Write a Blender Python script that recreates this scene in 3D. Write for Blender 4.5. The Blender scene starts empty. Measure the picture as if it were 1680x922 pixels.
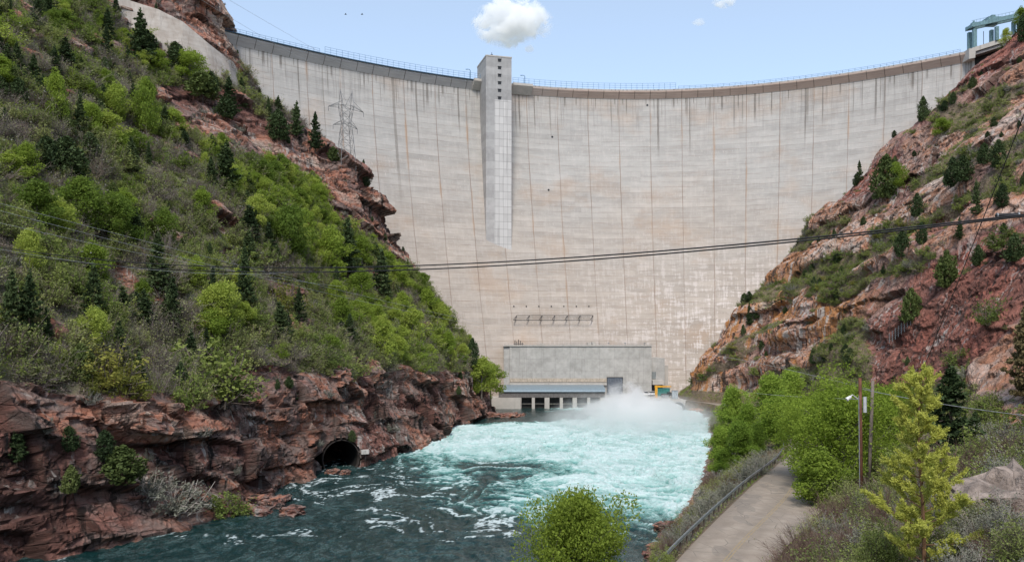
import bpy, math, random
import numpy as np
from mathutils import Vector
R = math.radians
rng = np.random.default_rng(11)
random.seed(11)
scene = bpy.context.scene
col = scene.collection

# ---------------------------------------------------------------- camera, sky, sun, exposure
F, HX, HY, CH = 1390.0, 840.0, 556.0, 26.0          # focal length and horizon of the photograph, eye height over the water
cam_d = bpy.data.cameras.new('camera'); cam = bpy.data.objects.new('camera', cam_d); col.objects.link(cam)
cam.location = (0, 0, CH); cam.rotation_euler = (R(90), 0, 0)
cam_d.sensor_width = 36; cam_d.lens = F / 1680 * 36; cam_d.shift_y = (HY - 461) / 1680
cam_d.clip_start = 0.3; cam_d.clip_end = 20000
scene.camera = cam

SUN_EL, SUN_AZ = R(50), R(186)                     # azimuth clockwise from +Y
world = bpy.data.worlds.new('World'); scene.world = world; world.use_nodes = True
wn = world.node_tree; bg = wn.nodes['Background']
sky = wn.nodes.new('ShaderNodeTexSky'); sky.sky_type = 'NISHITA'; sky.sun_disc = False
sky.sun_elevation = SUN_EL; sky.sun_rotation = SUN_AZ; sky.altitude = 1800
sky.air_density = 0.9; sky.dust_density = 3.0; sky.ozone_density = 1.2
veil = wn.nodes.new('ShaderNodeMix'); veil.data_type = 'RGBA'; veil.inputs[0].default_value = 0.34      # thin high haze over the blue
veil.inputs[7].default_value = (3.0, 3.35, 3.2, 1); wn.links.new(sky.outputs[0], veil.inputs[6])
wn.links.new(veil.outputs[2], bg.inputs[0]); bg.inputs[1].default_value = 0.13
sun_d = bpy.data.lights.new('sun', 'SUN'); sun = bpy.data.objects.new('sun', sun_d); col.objects.link(sun)
sun_d.energy = 1.5; sun_d.angle = R(16); sun_d.color = (1.0, 0.93, 0.84)
sd = Vector((math.sin(SUN_AZ) * math.cos(SUN_EL), math.cos(SUN_AZ) * math.cos(SUN_EL), math.sin(SUN_EL)))
sun.rotation_euler = sd.to_track_quat('Z', 'Y').to_euler(); sun.location = (-60, -60, 200)
vs = scene.view_settings
vs.view_transform = 'Standard'; vs.look = 'None'; vs.gamma = 1; vs.use_curve_mapping = False; vs.exposure = 1.13
scene.render.engine = 'CYCLES'
scene.cycles.max_bounces = 10; scene.cycles.diffuse_bounces = 3; scene.cycles.glossy_bounces = 2
scene.cycles.transparent_max_bounces = 8; scene.cycles.volume_bounces = 10
scene.cycles.use_denoising = True
scene.cycles.volume_step_rate = 1.0; scene.cycles.volume_max_steps = 128

# ---------------------------------------------------------------- helpers
def at(px, py, Y):
    """world point seen at that place of the photograph, Y metres away"""
    return np.array([(px - HX) / F * Y, Y, CH - (py - HY) / F * Y])

def tag(o, label=None, cat=None, group=None, kind=None):
    if label: o['label'] = label
    if cat: o['category'] = cat
    if group: o['group'] = group
    if kind: o['kind'] = kind
    return o

def link(name, me, parent=None):
    o = bpy.data.objects.new(name, me); col.objects.link(o)
    if parent is not None: o.parent = parent
    return o

def empty(name, loc=(0, 0, 0), rz=0):
    o = bpy.data.objects.new(name, None); col.objects.link(o)
    o.location = loc; o.rotation_euler = (0, 0, rz); o.empty_display_size = 0.5
    return o

def mesh_np(name, V, Fq, mats, smooth=False, mi=None, attrs=None):
    """V (n,3); Fq (m,k) index array, or a list of such arrays"""
    me = bpy.data.meshes.new(name)
    Fl = Fq if isinstance(Fq, list) else [Fq]
    loops = np.concatenate([f.ravel() for f in Fl]).astype(np.int32)
    tot = np.concatenate([np.full(len(f), f.shape[1]) for f in Fl]).astype(np.int32)
    start = np.concatenate([[0], np.cumsum(tot)[:-1]]).astype(np.int32)
    me.vertices.add(len(V)); me.vertices.foreach_set('co', np.asarray(V, np.float32).ravel())
    me.loops.add(len(loops)); me.loops.foreach_set('vertex_index', loops)
    me.polygons.add(len(tot)); me.polygons.foreach_set('loop_start', start); me.polygons.foreach_set('loop_total', tot)
    if mi is not None: me.polygons.foreach_set('material_index', np.asarray(mi, np.int32))
    me.polygons.foreach_set('use_smooth', np.full(len(tot), bool(smooth)))
    for k, a in (attrs or {}).items():
        at_ = me.attributes.new(k, 'FLOAT', 'POINT'); at_.data.foreach_set('value', np.asarray(a, np.float32).ravel())
    for m in (mats if isinstance(mats, (list, tuple)) else [mats]): me.materials.append(m)
    me.update(calc_edges=True)
    return me

def grid_faces(nu, nv):
    i = np.arange(nu * nv).reshape(nu, nv)
    return np.stack([i[:-1, :-1], i[1:, :-1], i[1:, 1:], i[:-1, 1:]], -1).reshape(-1, 4)

class MB:
    """collects boxes, bars, tubes and prisms into one mesh"""
    def __init__(s): s.v = []; s.f = []; s.m = []; s.cur = 0
    def add(s, vs_, fs):
        b = len(s.v); s.v += [tuple(map(float, p)) for p in vs_]
        for f in fs: s.f.append(tuple(i + b for i in f)); s.m.append(s.cur)
        return s
    def box(s, x0, x1, y0, y1, z0, z1):
        v = [(x, y, z) for x in (x0, x1) for y in (y0, y1) for z in (z0, z1)]
        return s.add(v, [(0, 1, 3, 2), (4, 6, 7, 5), (0, 4, 5, 1), (2, 3, 7, 6), (0, 2, 6, 4), (1, 5, 7, 3)])
    def obox(s, c, ax, ay, hx, hy, z0, z1):
        """oriented box: ax, ay horizontal unit vectors"""
        v = []
        for sx in (-1, 1):
            for sy in (-1, 1):
                for z in (z0, z1): v.append((c[0] + ax[0]*hx*sx + ay[0]*hy*sy, c[1] + ax[1]*hx*sx + ay[1]*hy*sy, z))
        return s.add(v, [(0, 1, 3, 2), (4, 6, 7, 5), (0, 4, 5, 1), (2, 3, 7, 6), (0, 2, 6, 4), (1, 5, 7, 3)])
    def tube(s, pts, r, n=6, caps=True):
        pts = [np.array(p, float) for p in pts]
        rs = r if isinstance(r, (list, tuple)) else [r] * len(pts)
        vs_, fs = [], []
        prev = None
        for i, p in enumerate(pts):
            t = pts[min(i + 1, len(pts) - 1)] - pts[max(i - 1, 0)]; t = t / (np.linalg.norm(t) + 1e-9)
            if prev is None:
                a = np.cross(t, (0, 0, 1.0)); 
                if np.linalg.norm(a) < .05: a = np.cross(t, (1.0, 0, 0))
            else: a = prev - t * np.dot(prev, t)
            a /= np.linalg.norm(a) + 1e-9; prev = a; b = np.cross(t, a)
            for k in range(n):
                th = 2 * math.pi * k / n
                vs_.append(p + (a * math.cos(th) + b * math.sin(th)) * rs[i])
        for i in range(len(pts) - 1):
            for k in range(n):
                k2 = (k + 1) % n
                fs.append((i*n + k, i*n + k2, (i+1)*n + k2, (i+1)*n + k))
        if caps: fs.append(tuple(range(n))[::-1]); fs.append(tuple((len(pts)-1)*n + k for k in range(n)))
        return s.add(vs_, fs)
    def bar(s, a, b, r, n=4): return s.tube([a, b], r, n)
    def prism(s, poly, d):
        """extrude a 3D polygon by vector d"""
        n = len(poly); p = [np.array(q, float) for q in poly]; d = np.array(d, float)
        v = p + [q + d for q in p]
        f = [tuple(range(n))[::-1], tuple(range(n, 2*n))] + [(i, (i+1) % n, (i+1) % n + n, i + n) for i in range(n)]
        return s.add(v, f)
    def build(s, name, mats, parent=None, smooth=False, bevel=0, loc=None):
        me = bpy.data.meshes.new(name); me.from_pydata(s.v, [], s.f)
        for m in (mats if isinstance(mats, (list, tuple)) else [mats]): me.materials.append(m)
        me.polygons.foreach_set('material_index', s.m)
        me.polygons.foreach_set('use_smooth', [smooth] * len(s.f)); me.update()
        o = link(name, me, parent)
        if loc is not None: o.location = loc
        if bevel:
            b = o.modifiers.new('bevel', 'BEVEL'); b.width = bevel; b.segments = 2; b.limit_method = 'ANGLE'
        return o

# noise on numpy arrays
def _h(ix, iy, iz, seed):
    n = (ix.astype(np.int64) * 374761393 + iy.astype(np.int64) * 668265263 + iz.astype(np.int64) * 2147483647 + seed * 1274126177) & 0xFFFFFFFF
    n = ((n ^ (n >> 13)) * 1274126177) & 0xFFFFFFFF
    n = ((n ^ (n >> 16)) * 2246822519) & 0xFFFFFFFF
    return ((n ^ (n >> 15)) & 0xFFFFFF) / float(0xFFFFFF)
def vnoise(x, y, z, seed=0):
    ix, iy, iz = np.floor(x), np.floor(y), np.floor(z)
    fx, fy, fz = x - ix, y - iy, z - iz
    fx = fx*fx*fx*(fx*(fx*6-15)+10); fy = fy*fy*fy*(fy*(fy*6-15)+10); fz = fz*fz*fz*(fz*(fz*6-15)+10)
    r = 0
    for a in (0, 1):
        for b in (0, 1):
            for c in (0, 1):
                r = r + _h(ix+a, iy+b, iz+c, seed) * (fx if a else 1-fx) * (fy if b else 1-fy) * (fz if c else 1-fz)
    return r * 2 - 1
def fbm(x, y, z, oc=4, seed=0, gain=.5):
    r = 0; a = 1; t = 0
    for i in range(oc):
        r = r + a * vnoise(x, y, z, seed + i); t += a; a *= gain; x = x*2.03+7.1; y = y*2.03+3.3; z = z*2.03+1.7
    return r / t
def worley(x, y, z, seed=0):
    """distance to nearest and 2nd nearest cell point, id randoms of nearest cell, offset from its centre"""
    ix, iy, iz = np.floor(x), np.floor(y), np.floor(z)
    d1 = np.full(x.shape, 9e9); d2 = np.full(x.shape, 9e9)
    cid = [np.zeros(x.shape) for _ in range(3)]; off = [np.zeros(x.shape) for _ in range(3)]
    for a in (-1, 0, 1):
        for b in (-1, 0, 1):
            for c in (-1, 0, 1):
                jx, jy, jz = ix+a, iy+b, iz+c
                ox = x - jx - _h(jx, jy, jz, seed+11); oy = y - jy - _h(jx, jy, jz, seed+23); oz = z - jz - _h(jx, jy, jz, seed+37)
                d = ox*ox + oy*oy + oz*oz
                m = d < d1
                d2 = np.where(m, d1, np.minimum(d2, d)); d1 = np.where(m, d, d1)
                for k, w in enumerate((jx, jy, jz)): cid[k] = np.where(m, w, cid[k])
                for k, w in enumerate((ox, oy, oz)): off[k] = np.where(m, w, off[k])
    return np.sqrt(d1), np.sqrt(d2), cid, off
def facets(x, y, z, seed, tilt=1.0):
    """blocky relief: each cell is a tilted plane at its own height; also the edge distance and a random per cell"""
    d1, d2, c, o = worley(x, y, z, seed)
    r0 = _h(c[0], c[1], c[2], seed+51); r1 = _h(c[0], c[1], c[2], seed+52)-.5; r2 = _h(c[0], c[1], c[2], seed+53)-.5; r3 = _h(c[0], c[1], c[2], seed+54)-.5
    return (r0 - .5) + tilt * (o[0]*r1 + o[1]*r2 + o[2]*r3), d2 - d1, r0
def sstep(a, b, x):
    t = np.clip((x - a) / (b - a), 0, 1); return t*t*(3-2*t)
def pchip(xs, ys, x):
    """smooth monotone-ish interpolation; ys (n, k)"""
    xs = np.asarray(xs, float); ys = np.asarray(ys, float)
    h = np.diff(xs)[:, None]; dl = np.diff(ys, axis=0) / h
    m = np.zeros_like(ys); m[0] = dl[0]; m[-1] = dl[-1]
    m[1:-1] = (dl[:-1] + dl[1:]) / 2
    i = np.clip(np.searchsorted(xs, x) - 1, 0, len(xs) - 2); hh = h[i]; t = ((x - xs[i]) [:, None]) / hh
    return (2*t**3-3*t**2+1)*ys[i] + (t**3-2*t**2+t)*hh*m[i] + (-2*t**3+3*t**2)*ys[i+1] + (t**3-t**2)*hh*m[i+1]

# node expressions
class E:
    def __init__(s, nt, k): s.nt = nt; s.k = k
    def _m(s, op, *a, clamp=False):
        n = s.nt.nodes.new('ShaderNodeMath'); n.operation = op; n.use_clamp = clamp
        for i, q in enumerate((s,) + a):
            if isinstance(q, E): s.nt.links.new(q.k, n.inputs[i])
            else: n.inputs[i].default_value = q
        return E(s.nt, n.outputs[0])
    def __add__(s, o): return s._m('ADD', o)
    def __sub__(s, o): return s._m('SUBTRACT', o)
    def __mul__(s, o): return s._m('MULTIPLY', o)
    def __truediv__(s, o): return s._m('DIVIDE', o)
    def floor(s): return s._m('FLOOR')
    def fract(s): return s._m('FRACT')
    def abs(s): return s._m('ABSOLUTE')
    def inv(s): return (s * -1.0) + 1.0
    def clamp(s): return s._m('ADD', 0.0, clamp=True)
    def pow(s, p): return s._m('POWER', p)
    def ss(s, a, b, lo=0.0, hi=1.0):
        n = s.nt.nodes.new('ShaderNodeMapRange'); n.interpolation_type = 'SMOOTHSTEP'
        s.nt.links.new(s.k, n.inputs[0])
        for i, q in enumerate((a, b, lo, hi)):
            if isinstance(q, E): s.nt.links.new(q.k, n.inputs[i + 1])
            else: n.inputs[i + 1].default_value = q
        return E(s.nt, n.outputs[0])
class Mat:
    def __init__(s, name, rough=.8, spec=.3):
        s.m = bpy.data.materials.new(name); s.m.use_nodes = True; s.nt = s.m.node_tree
        s.b = s.nt.nodes['Principled BSDF']; s.b.inputs['Roughness'].default_value = rough
        s.b.inputs['Specular IOR Level'].default_value = spec
    def node(s, t, **k):
        n = s.nt.nodes.new(t)
        for a, v in k.items(): setattr(n, a, v)
        return n
    def attr(s, name): n = s.node('ShaderNodeAttribute', attribute_name=name); return E(s.nt, n.outputs['Fac'])
    def pos(s, sc=(1, 1, 1), rot=(0, 0, 0), obj=False):
        if obj: c = s.node('ShaderNodeTexCoord').outputs['Object']
        else: c = s.node('ShaderNodeNewGeometry').outputs['Position']
        m = s.node('ShaderNodeMapping', vector_type='TEXTURE'); m.inputs['Scale'].default_value = tuple(1/q for q in sc); m.inputs['Rotation'].default_value = tuple(-q for q in rot)   # turn first, then stretch
        s.nt.links.new(c, m.inputs[0]); return m.outputs[0]
    def xyz(s, *a):
        n = s.node('ShaderNodeCombineXYZ')
        for i, q in enumerate(a):
            if isinstance(q, E): s.nt.links.new(q.k, n.inputs[i])
            else: n.inputs[i].default_value = q
        return n.outputs[0]
    def noise(s, vec, scale=1, detail=4, rough=.55, dist=0):
        n = s.node('ShaderNodeTexNoise'); s.nt.links.new(vec, n.inputs['Vector'])
        n.inputs['Scale'].default_value = scale; n.inputs['Detail'].default_value = detail
        n.inputs['Roughness'].default_value = rough; n.inputs['Distortion'].default_value = dist
        return E(s.nt, n.outputs['Fac'])
    def white(s, vec):
        n = s.node('ShaderNodeTexWhiteNoise', noise_dimensions='3D'); s.nt.links.new(vec, n.inputs['Vector']); return E(s.nt, n.outputs['Value'])
    def vor(s, vec, scale=1, feature='F1', out='Distance'):
        n = s.node('ShaderNodeTexVoronoi', feature=feature); s.nt.links.new(vec, n.inputs['Vector']); n.inputs['Scale'].default_value = scale
        return E(s.nt, n.outputs[out])
    def ramp(s, f, stops):
        n = s.node('ShaderNodeValToRGB'); s.nt.links.new(f.k, n.inputs[0]); r = n.color_ramp
        while len(r.elements) < len(stops): r.elements.new(.5)
        for e, (p, c) in zip(r.elements, stops): e.position = p; e.color = (*c, 1)
        return n.outputs[0]
    def mix(s, f, a, b, mode='MIX'):
        n = s.node('ShaderNodeMix', data_type='RGBA', blend_type=mode)
        if isinstance(f, E): s.nt.links.new(f.k, n.inputs[0])
        else: n.inputs[0].default_value = f
        for i, q in ((6, a), (7, b)):
            if isinstance(q, tuple): n.inputs[i].default_value = (*q, 1)
            else: s.nt.links.new(q, n.inputs[i])
        return n.outputs[2]
    def tint(s, c, f):
        """multiply a colour by a factor expression"""
        n = s.node('ShaderNodeVectorMath', operation='SCALE'); s.nt.links.new(c, n.inputs[0]); s.nt.links.new(f.k, n.inputs['Scale']); return n.outputs[0]
    def color(s, c):
        if isinstance(c, tuple): s.b.inputs['Base Color'].default_value = (*c, 1)
        else: s.nt.links.new(c, s.b.inputs['Base Color'])
        return s
    def bump(s, h, dist=.1, strength=1.0):
        n = s.node('ShaderNodeBump'); n.inputs['Distance'].default_value = dist; n.inputs['Strength'].default_value = strength
        s.nt.links.new(h.k, n.inputs['Height']); s.nt.links.new(n.outputs[0], s.b.inputs['Normal']); return s

def simple(name, c, rough=.6, metal=0, var=.25, sc=2.0, bump=0.0):
    """painted / bare surface with slight dirt and tone variation"""
    m = Mat(name, rough); n = m.noise(m.pos((1, 1, .5), obj=True), sc, 5, .6)
    m.b.inputs['Metallic'].default_value = metal
    m.color(m.mix(n.ss(.3, .75), tuple(q * (1 - var) for q in c), tuple(min(1, q * (1 + var)) for q in c)))
    if bump: m.bump(m.noise(m.pos(obj=True), 12, 4), bump)
    return m.m
# ---------------------------------------------------------------- rock and soil
def rock_material(name, cols, soil, streak_dark, streak_pale, rot, pale_amt, dark_amt, ochre=False):
    m = Mat(name, .85, .2)
    P = m.pos()
    rock, tone, crack = m.attr('rock'), m.attr('tone'), m.attr('crack')
    big = m.noise(m.pos((.022, .03, .12) if ochre else (.035, .035, .06), rot), 1, 4, .6, .5)
    mid = m.noise(m.pos((.25, .25, .35), rot), 1, 6, .65, .4)
    fine = m.noise(P, 2.2, 6, .7)
    sel = (big * 1.35 + mid * .35 + tone * .30 - .50).clamp()
    c = m.ramp(sel, cols)
    bed = m.noise(m.pos((.08, .08, 1.6), rot), 1, 4, .6, .5)
    c = m.tint(c, (fine * .6 + bed * .6 + tone.clamp() * .25 + .28))
    bl = m.noise(m.pos((.05, .05, 3.2), rot), 1, 4, .65, .4)
    c = m.mix(bl.ss(.36, .42).inv() * mid.ss(.4, .6) * .6, c, (.05, .035, .03))
    wv = m.node('ShaderNodeVectorMath', operation='ADD'); nv_ = m.node('ShaderNodeTexNoise'); nv_.inputs['Scale'].default_value = .5; nv_.inputs['Detail'].default_value = 5; m.nt.links.new(P, nv_.inputs['Vector'])
    sc_n = m.node('ShaderNodeVectorMath', operation='SCALE'); sc_n.inputs['Scale'].default_value = .7; m.nt.links.new(nv_.outputs['Color'], sc_n.inputs[0]); m.nt.links.new(P, wv.inputs[0]); m.nt.links.new(sc_n.outputs[0], wv.inputs[1])
    mpn = m.node('ShaderNodeMapping', vector_type='TEXTURE'); mpn.inputs['Rotation'].default_value = tuple(-q_ for q_ in rot); mpn.inputs['Scale'].default_value = (4.2, 4.2, 1.5); m.nt.links.new(wv.outputs[0], mpn.inputs[0]); Q = mpn.outputs[0]
    cr1 = m.vor(Q, .55, 'DISTANCE_TO_EDGE'); cr2 = m.vor(Q, 2.1, 'DISTANCE_TO_EDGE'); vc = m.vor(Q, 1.3, 'F1', 'Color'); vc2 = m.vor(Q, 3.6, 'F1', 'Color')
    c = m.tint(c, vc * .34 + vc2 * .20 + .76)
    lines = cr1.ss(.0, .045).inv() * fine.ss(.35, .6) * .85 + cr2.ss(.0, .05).inv() * mid.ss(.45, .6) * .6
    c = m.mix(lines.clamp() * .8, c, (.022, .016, .014))
    st = m.noise(m.pos((.55, .55, .035)), 1, 5, .65, .5)             # water streaks down the face
    stm = m.noise(m.pos((.05, .05, .05)), 1, 2)
    c = m.mix(st.ss(.53, .62) * stm.ss(.42, .58) * dark_amt, c, streak_dark)
    st2 = m.noise(m.pos((.8, .8, .05), (0, 0, .6)), 1, 5, .6, .6)
    stn = m.noise(m.pos((.07, .07, .06), (0, 0, 1.2)), 1, 2)
    c = m.mix(st2.ss(.54, .64) * stn.ss(.46, .60) * pale_amt, c, streak_pale)
    c = m.mix((crack.ss(.0, .10).inv()) * .75, c, (.02, .014, .012))
    lich = m.noise(P, .9, 7, .75)
    c = m.mix(lich.ss(.58, .72) * .4, c, (.24, .23, .18))
    if ochre:
        sp3 = m.node('ShaderNodeSeparateXYZ'); m.nt.links.new(P, sp3.inputs[0]); xx3, yy3, zz3 = (E(m.nt, q_) for q_ in sp3.outputs)
        on = m.noise(m.pos((.25, .25, .03)), 1, 5, .7, .5) * .6 + m.noise(m.pos((.03, .03, .05)), 1, 3) * .4
        c = m.mix(on.ss(.46, .56) * zz3.ss(35, 75).inv() * yy3.ss(205, 245) * .85, c, (.44, .20, .07)); ob = m.noise(m.pos((.45, .45, .03)), 1, 4, .7, .4); c = m.mix(ob.ss(.56, .60) * zz3.ss(60, 100).inv() * yy3.ss(195, 240) * .9, c, (.05, .04, .035)); c = m.mix(ob.ss(.40, .44).inv() * zz3.ss(60, 110).inv() * yy3.ss(195, 240) * .75, c, (.50, .47, .44))
    # soil, litter and dry grass where the ground is flatter
    s1 = m.noise(P, .5, 6, .7)
    so = m.mix(s1.ss(.35, .65), soil[0], soil[1])
    so = m.mix(m.noise(P, 3.5, 5, .8).ss(.5, .65), so, soil[2])
    so = m.mix(m.vor(P, 1.6).ss(.16, .32).inv() * m.noise(P, .3, 2).ss(.45, .6), so, soil[3])
    m.color(m.mix((rock + (fine - .5) * .5).ss(.35, .6), so, c))
    m.bump(fine * .6 + m.noise(P, 9, 5, .7) * .25 + bed * .3 + vc * .45 * rock + vc2 * .2 * rock - lines * .5 * rock, .6, 1.0)
    wet = m.attr('wet'); 
    rr = wet.ss(0, 1, .85, .3); m.nt.links.new(rr.k, m.b.inputs['Roughness'])
    return m.m
left_rock = rock_material('dark_red_cliff_rock',
    [(0, (.065, .045, .042)), (.22, (.17, .085, .07)), (.36, (.25, .12, .095)), (.48, (.23, .17, .15)), (.58, (.33, .14, .09)), (.72, (.40, .31, .26)), (1, (.42, .26, .15))],
    [(.13, .12, .075), (.20, .185, .13), (.15, .15, .075), (.25, .21, .175)], (.025, .021, .02), (.46, .43, .40), (.12, .10, .0), .8, 1.0)
right_rock = rock_material('salmon_cliff_rock',
    [(0, (.35, .135, .10)), (.22, (.33, .145, .11)), (.36, (.27, .135, .115)), (.50, (.34, .22, .18)), (.62, (.42, .20, .12)), (.80, (.50, .41, .36)), (1, (.48, .30, .13))],
    [(.15, .12, .085), (.23, .17, .12), (.14, .13, .07), (.34, .24, .19)], (.05, .042, .04), (.52, .47, .44), (0, .62, 0), .8, .8, True)

def blobs(P, items):
    """1 inside any of the spheres given as (photo x, photo y, distance, radius), 0 outside"""
    m = np.zeros(P.shape[:-1])
    for px, py, Y, r in items:
        c = at(px, py, Y); d = np.sqrt((P[..., 0]-c[0])**2 + ((P[..., 1]-c[1]) * .6)**2 + ((P[..., 2]-c[2]) * 1.15)**2)
        m = np.maximum(m, sstep(r * 1.15, r * .75, d))
    return m

def normals(P):
    du = np.gradient(P, axis=0); dv = np.gradient(P, axis=1)
    n = np.cross(du, dv); n /= np.linalg.norm(n, axis=-1, keepdims=True) + 1e-9
    return n

def lattice(stations, rows_v, Ys, vs_):
    st = sorted(stations); y = [s[0] for s in st]
    K = np.array([[c for xz in s[1] for c in xz] for s in st])
    C = pchip(y, K, Ys).reshape(len(Ys), -1, 2)
    P = np.zeros((len(Ys), len(vs_), 3))
    P[..., 1] = Ys[:, None]
    rows_v = np.asarray(rows_v, float)
    i = np.clip(np.searchsorted(rows_v, vs_, side='right') - 1, 0, len(rows_v) - 2)
    t = (vs_ - rows_v[i]) / (rows_v[i+1] - rows_v[i])
    for k in (0, 1): P[..., 0 if k == 0 else 2] = C[:, i, k] * (1 - t) + C[:, i+1, k] * t
    return P

def spacing(segs):
    """segs: list of (from, to, step)"""
    out = [np.arange(a, b, s) for a, b, s in segs]; return np.concatenate(out + [[segs[-1][1]]])

def bricks(bed, a, b, L, seed, tilt=.5):
    """jointed beds: blocks of length L in the two horizontal directions, each bed staggered; returns relief, edge distance, random"""
    k = np.floor(bed); o0 = k * 0
    aa = a / L + _h(k, o0, o0, seed) * 7; bb = b / L + _h(k, o0 + 1, o0, seed) * 7
    i, j = np.floor(aa), np.floor(bb)
    r0 = _h(i, j, k, seed+5); r1 = _h(i, j, k, seed+6) - .5; r2 = _h(i, j, k, seed+7) - .5; r3 = _h(k, o0, o0, seed+8)
    fa, fb, fk = aa - i - .5, bb - j - .5, bed - k - .5
    e = np.minimum(np.minimum(.5 - np.abs(fa), .5 - np.abs(fb)) * 1.2, (.5 - np.abs(fk)) * .6)
    return (r0 - .5) * .75 + (r3 - .5) * .5 + tilt * (fa * r1 + fb * r2 + fk * (r1 + r2)) * 1.6, e, r0
# ---- left hillside: X of the -4, 0, 18, 38, 60, 85, 110, 140, 180 m contours at stations along the canyon
LZ = [-4, 0, 18, 38, 60, 85, 110, 140, 180]
LS = {-60: (-52,-56,-66,-90,-120,-150,-182,-222,-275), 0: (-58,-62,-72,-96,-126,-156,-188,-228,-281), 60: (-66,-70,-79,-104,-134,-164,-196,-236,-289), 85: (-58,-62,-70,-95,-123,-152,-184,-222,-270),
      103: (-49,-53,-60,-84,-110,-138,-168,-205,-250), 121: (-40,-43.5,-51,-74,-98,-125,-155,-192,-235), 150: (-39.5,-42.5,-49,-69,-93,-120,-149,-185,-228),
      170: (-29,-32,-40,-62,-86,-113,-142,-178,-220), 208: (-19,-22.5,-29,-50,-74,-101,-130,-166,-205), 250: (-12,-15,-21,-38,-60,-86,-114,-142,-178),
      285: (-5,-8,-12.5,-27,-45,-65,-92,-103,-128), 302: (-4,-7,-12,-26,-42,-54,-90,-100,-124), 325: (-8,-11,-18,-34,-54,-72,-100,-116,-142), 350: (-14,-18,-26,-44,-66,-86,-112,-130,-158)}
yL = spacing([(-60, 60, 2.0), (60, 95, .7), (95, 235, .33), (235, 312, .4), (312, 350, 1.2)])
vL = spacing([(0, 1, .25), (1, 2, .018), (2, 4, .016), (4, 6, .019), (6, 7, .022), (7, 8, .06)])
PL = lattice([(y, list(zip(x, LZ))) for y, x in LS.items()], np.arange(9), yL, vL)
x, y, z = PL[..., 0], PL[..., 1], PL[..., 2]
# coves and noses of the cliff line
wob = fbm(y * .035, z * .03, x * 0, 3, 5)
PL[..., 0] += wob * 5.0 * sstep(-2, 10, z) * sstep(330, 290, y)
PL[..., 2] += fbm(x * .04, y * .04, z * 0, 3, 9) * 5 * sstep(16, 34, z)
N = normals(PL); N = -N if N[500, 300, 0] < 0 else N
x, y, z = PL[..., 0], PL[..., 1], PL[..., 2]
edge = fbm(x * .06, y * .06, z * .06, 3, 21)
rockL = np.maximum(sstep(21 + 4 * edge, 16 + 4 * edge, z), blobs(PL, [
    (20, 50, 262, 18), (95, 85, 255, 9), (200, 135, 250, 7), (285, 235, 240, 8), (30, 75, 255, 8), (110, 120, 255, 6), (320, 20, 290, 30), (260, 5, 290, 26), (360, 60, 290, 14), (350, 195, 262, 16), (315, 185, 255, 12), (390, 235, 262, 15), (420, 250, 265, 11), (440, 240, 275, 9),
    (480, 255, 290, 13), (520, 275, 290, 14), (560, 300, 292, 15), (595, 340, 294, 15), (625, 380, 297, 14), (645, 415, 300, 13), (570, 360, 280, 9), (590, 300, 290, 10), (560, 340, 280, 8), (665, 440, 305, 6),
    (760, 610, 290, 7), (730, 590, 270, 5), (245, 385, 190, 4), (310, 210, 240, 6), (240, 350, 185, 3), (160, 320, 190, 4), (60, 560, 118, 4), (150, 640, 120, 5), (480, 560, 185, 2), (380, 385, 205, 3)]))
rockL = np.clip(rockL + sstep(.27, .40, fbm(x * .11, y * .11, z * .11, 3, 33)) * 1.0 * sstep(14, 30, z) + sstep(.15, .3, edge) * sstep(.1, .35, rockL), 0, 1)
soft = 1 - rockL
wx = x + fbm(x*.12, y*.12, z*.12, 2, 40) * 1.4; wy = y + fbm(x*.12, y*.12, z*.12, 2, 41) * 1.4; wz = z + fbm(x*.12, y*.12, z*.12, 2, 42) * 1.1 + x * .12 + y * .06
al_ = wy * .87 + wx * .5; ac_ = wy * -.5 + wx * .87
f1, e1, t1 = bricks(wz / 5.6 + fbm(x*.03, y*.03, z*.0, 2, 45), al_, ac_, 12.0, 3)
f2, e2, t2 = bricks(wz / 2.1 + fbm(x*.08, y*.08, z*.08, 2, 46), al_ + fbm(x*.3, y*.3, z*.3, 2, 47) * 1.5, ac_, 4.2, 4)
f3, e3, t3 = facets(wx / 1.5, wy / 1.5, wz / .8, 6, 1.4)
ledge = np.abs(((wz / 5.2 + fbm(x*.05, y*.05, z*.0, 2, 44)) % 1) - .5) * 2
low = sstep(24, 14, z)
disp = rockL * (f1 * 5.2 + f2 * 1.35 + f3 * .42 + (ledge - .5) * .6 * low) + soft * (fbm(x*.3, y*.3, z*.3, 4, 60) * 1.2)
disp *= sstep(-4, -1, z) * .9 + .1
PL += N * disp[..., None] * np.array([1, 1, .55])
crackL = np.minimum(np.minimum(e1 * 2.2, e2 * 1.3 + .02), e3 + .06) + soft
# diversion tunnel: face the rock round the mouth and drive a bore into it
TC = at(560, 770, 170.0); TC[2] = 2.0; TA = np.array([-.45, .893, 0]); TR = 3.75
d = PL - TC; t = d @ TA; lat = d - t[..., None] * TA; r = np.linalg.norm(lat, axis=-1)
nearm = (np.abs(t) < 14)
flat = sstep(8.0, 5.0, r) * nearm
PL += TA * ((-t) * flat * np.where(t < 0, 1, .9))[..., None]
d = PL - TC; t = d @ TA; lat = d - t[..., None] * TA; r = np.linalg.norm(lat, axis=-1)
bore = (r < TR + .25) & (np.abs(t) < 14)
PL[bore] += TA * 26
crackL = np.where(bore, 1, crackL); wetL = sstep(2.2, .4, PL[..., 2] + edge * 1.5)
toneL = t1 * .5 + t2 * .35 + t3 * .15
hill_left = link('hillside', mesh_np('hillside', PL.reshape(-1, 3), grid_faces(len(yL), len(vL)), left_rock, False,
    attrs=dict(rock=rockL, tone=toneL, crack=crackL, wet=wetL)))
tag(hill_left, kind='structure')

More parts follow.
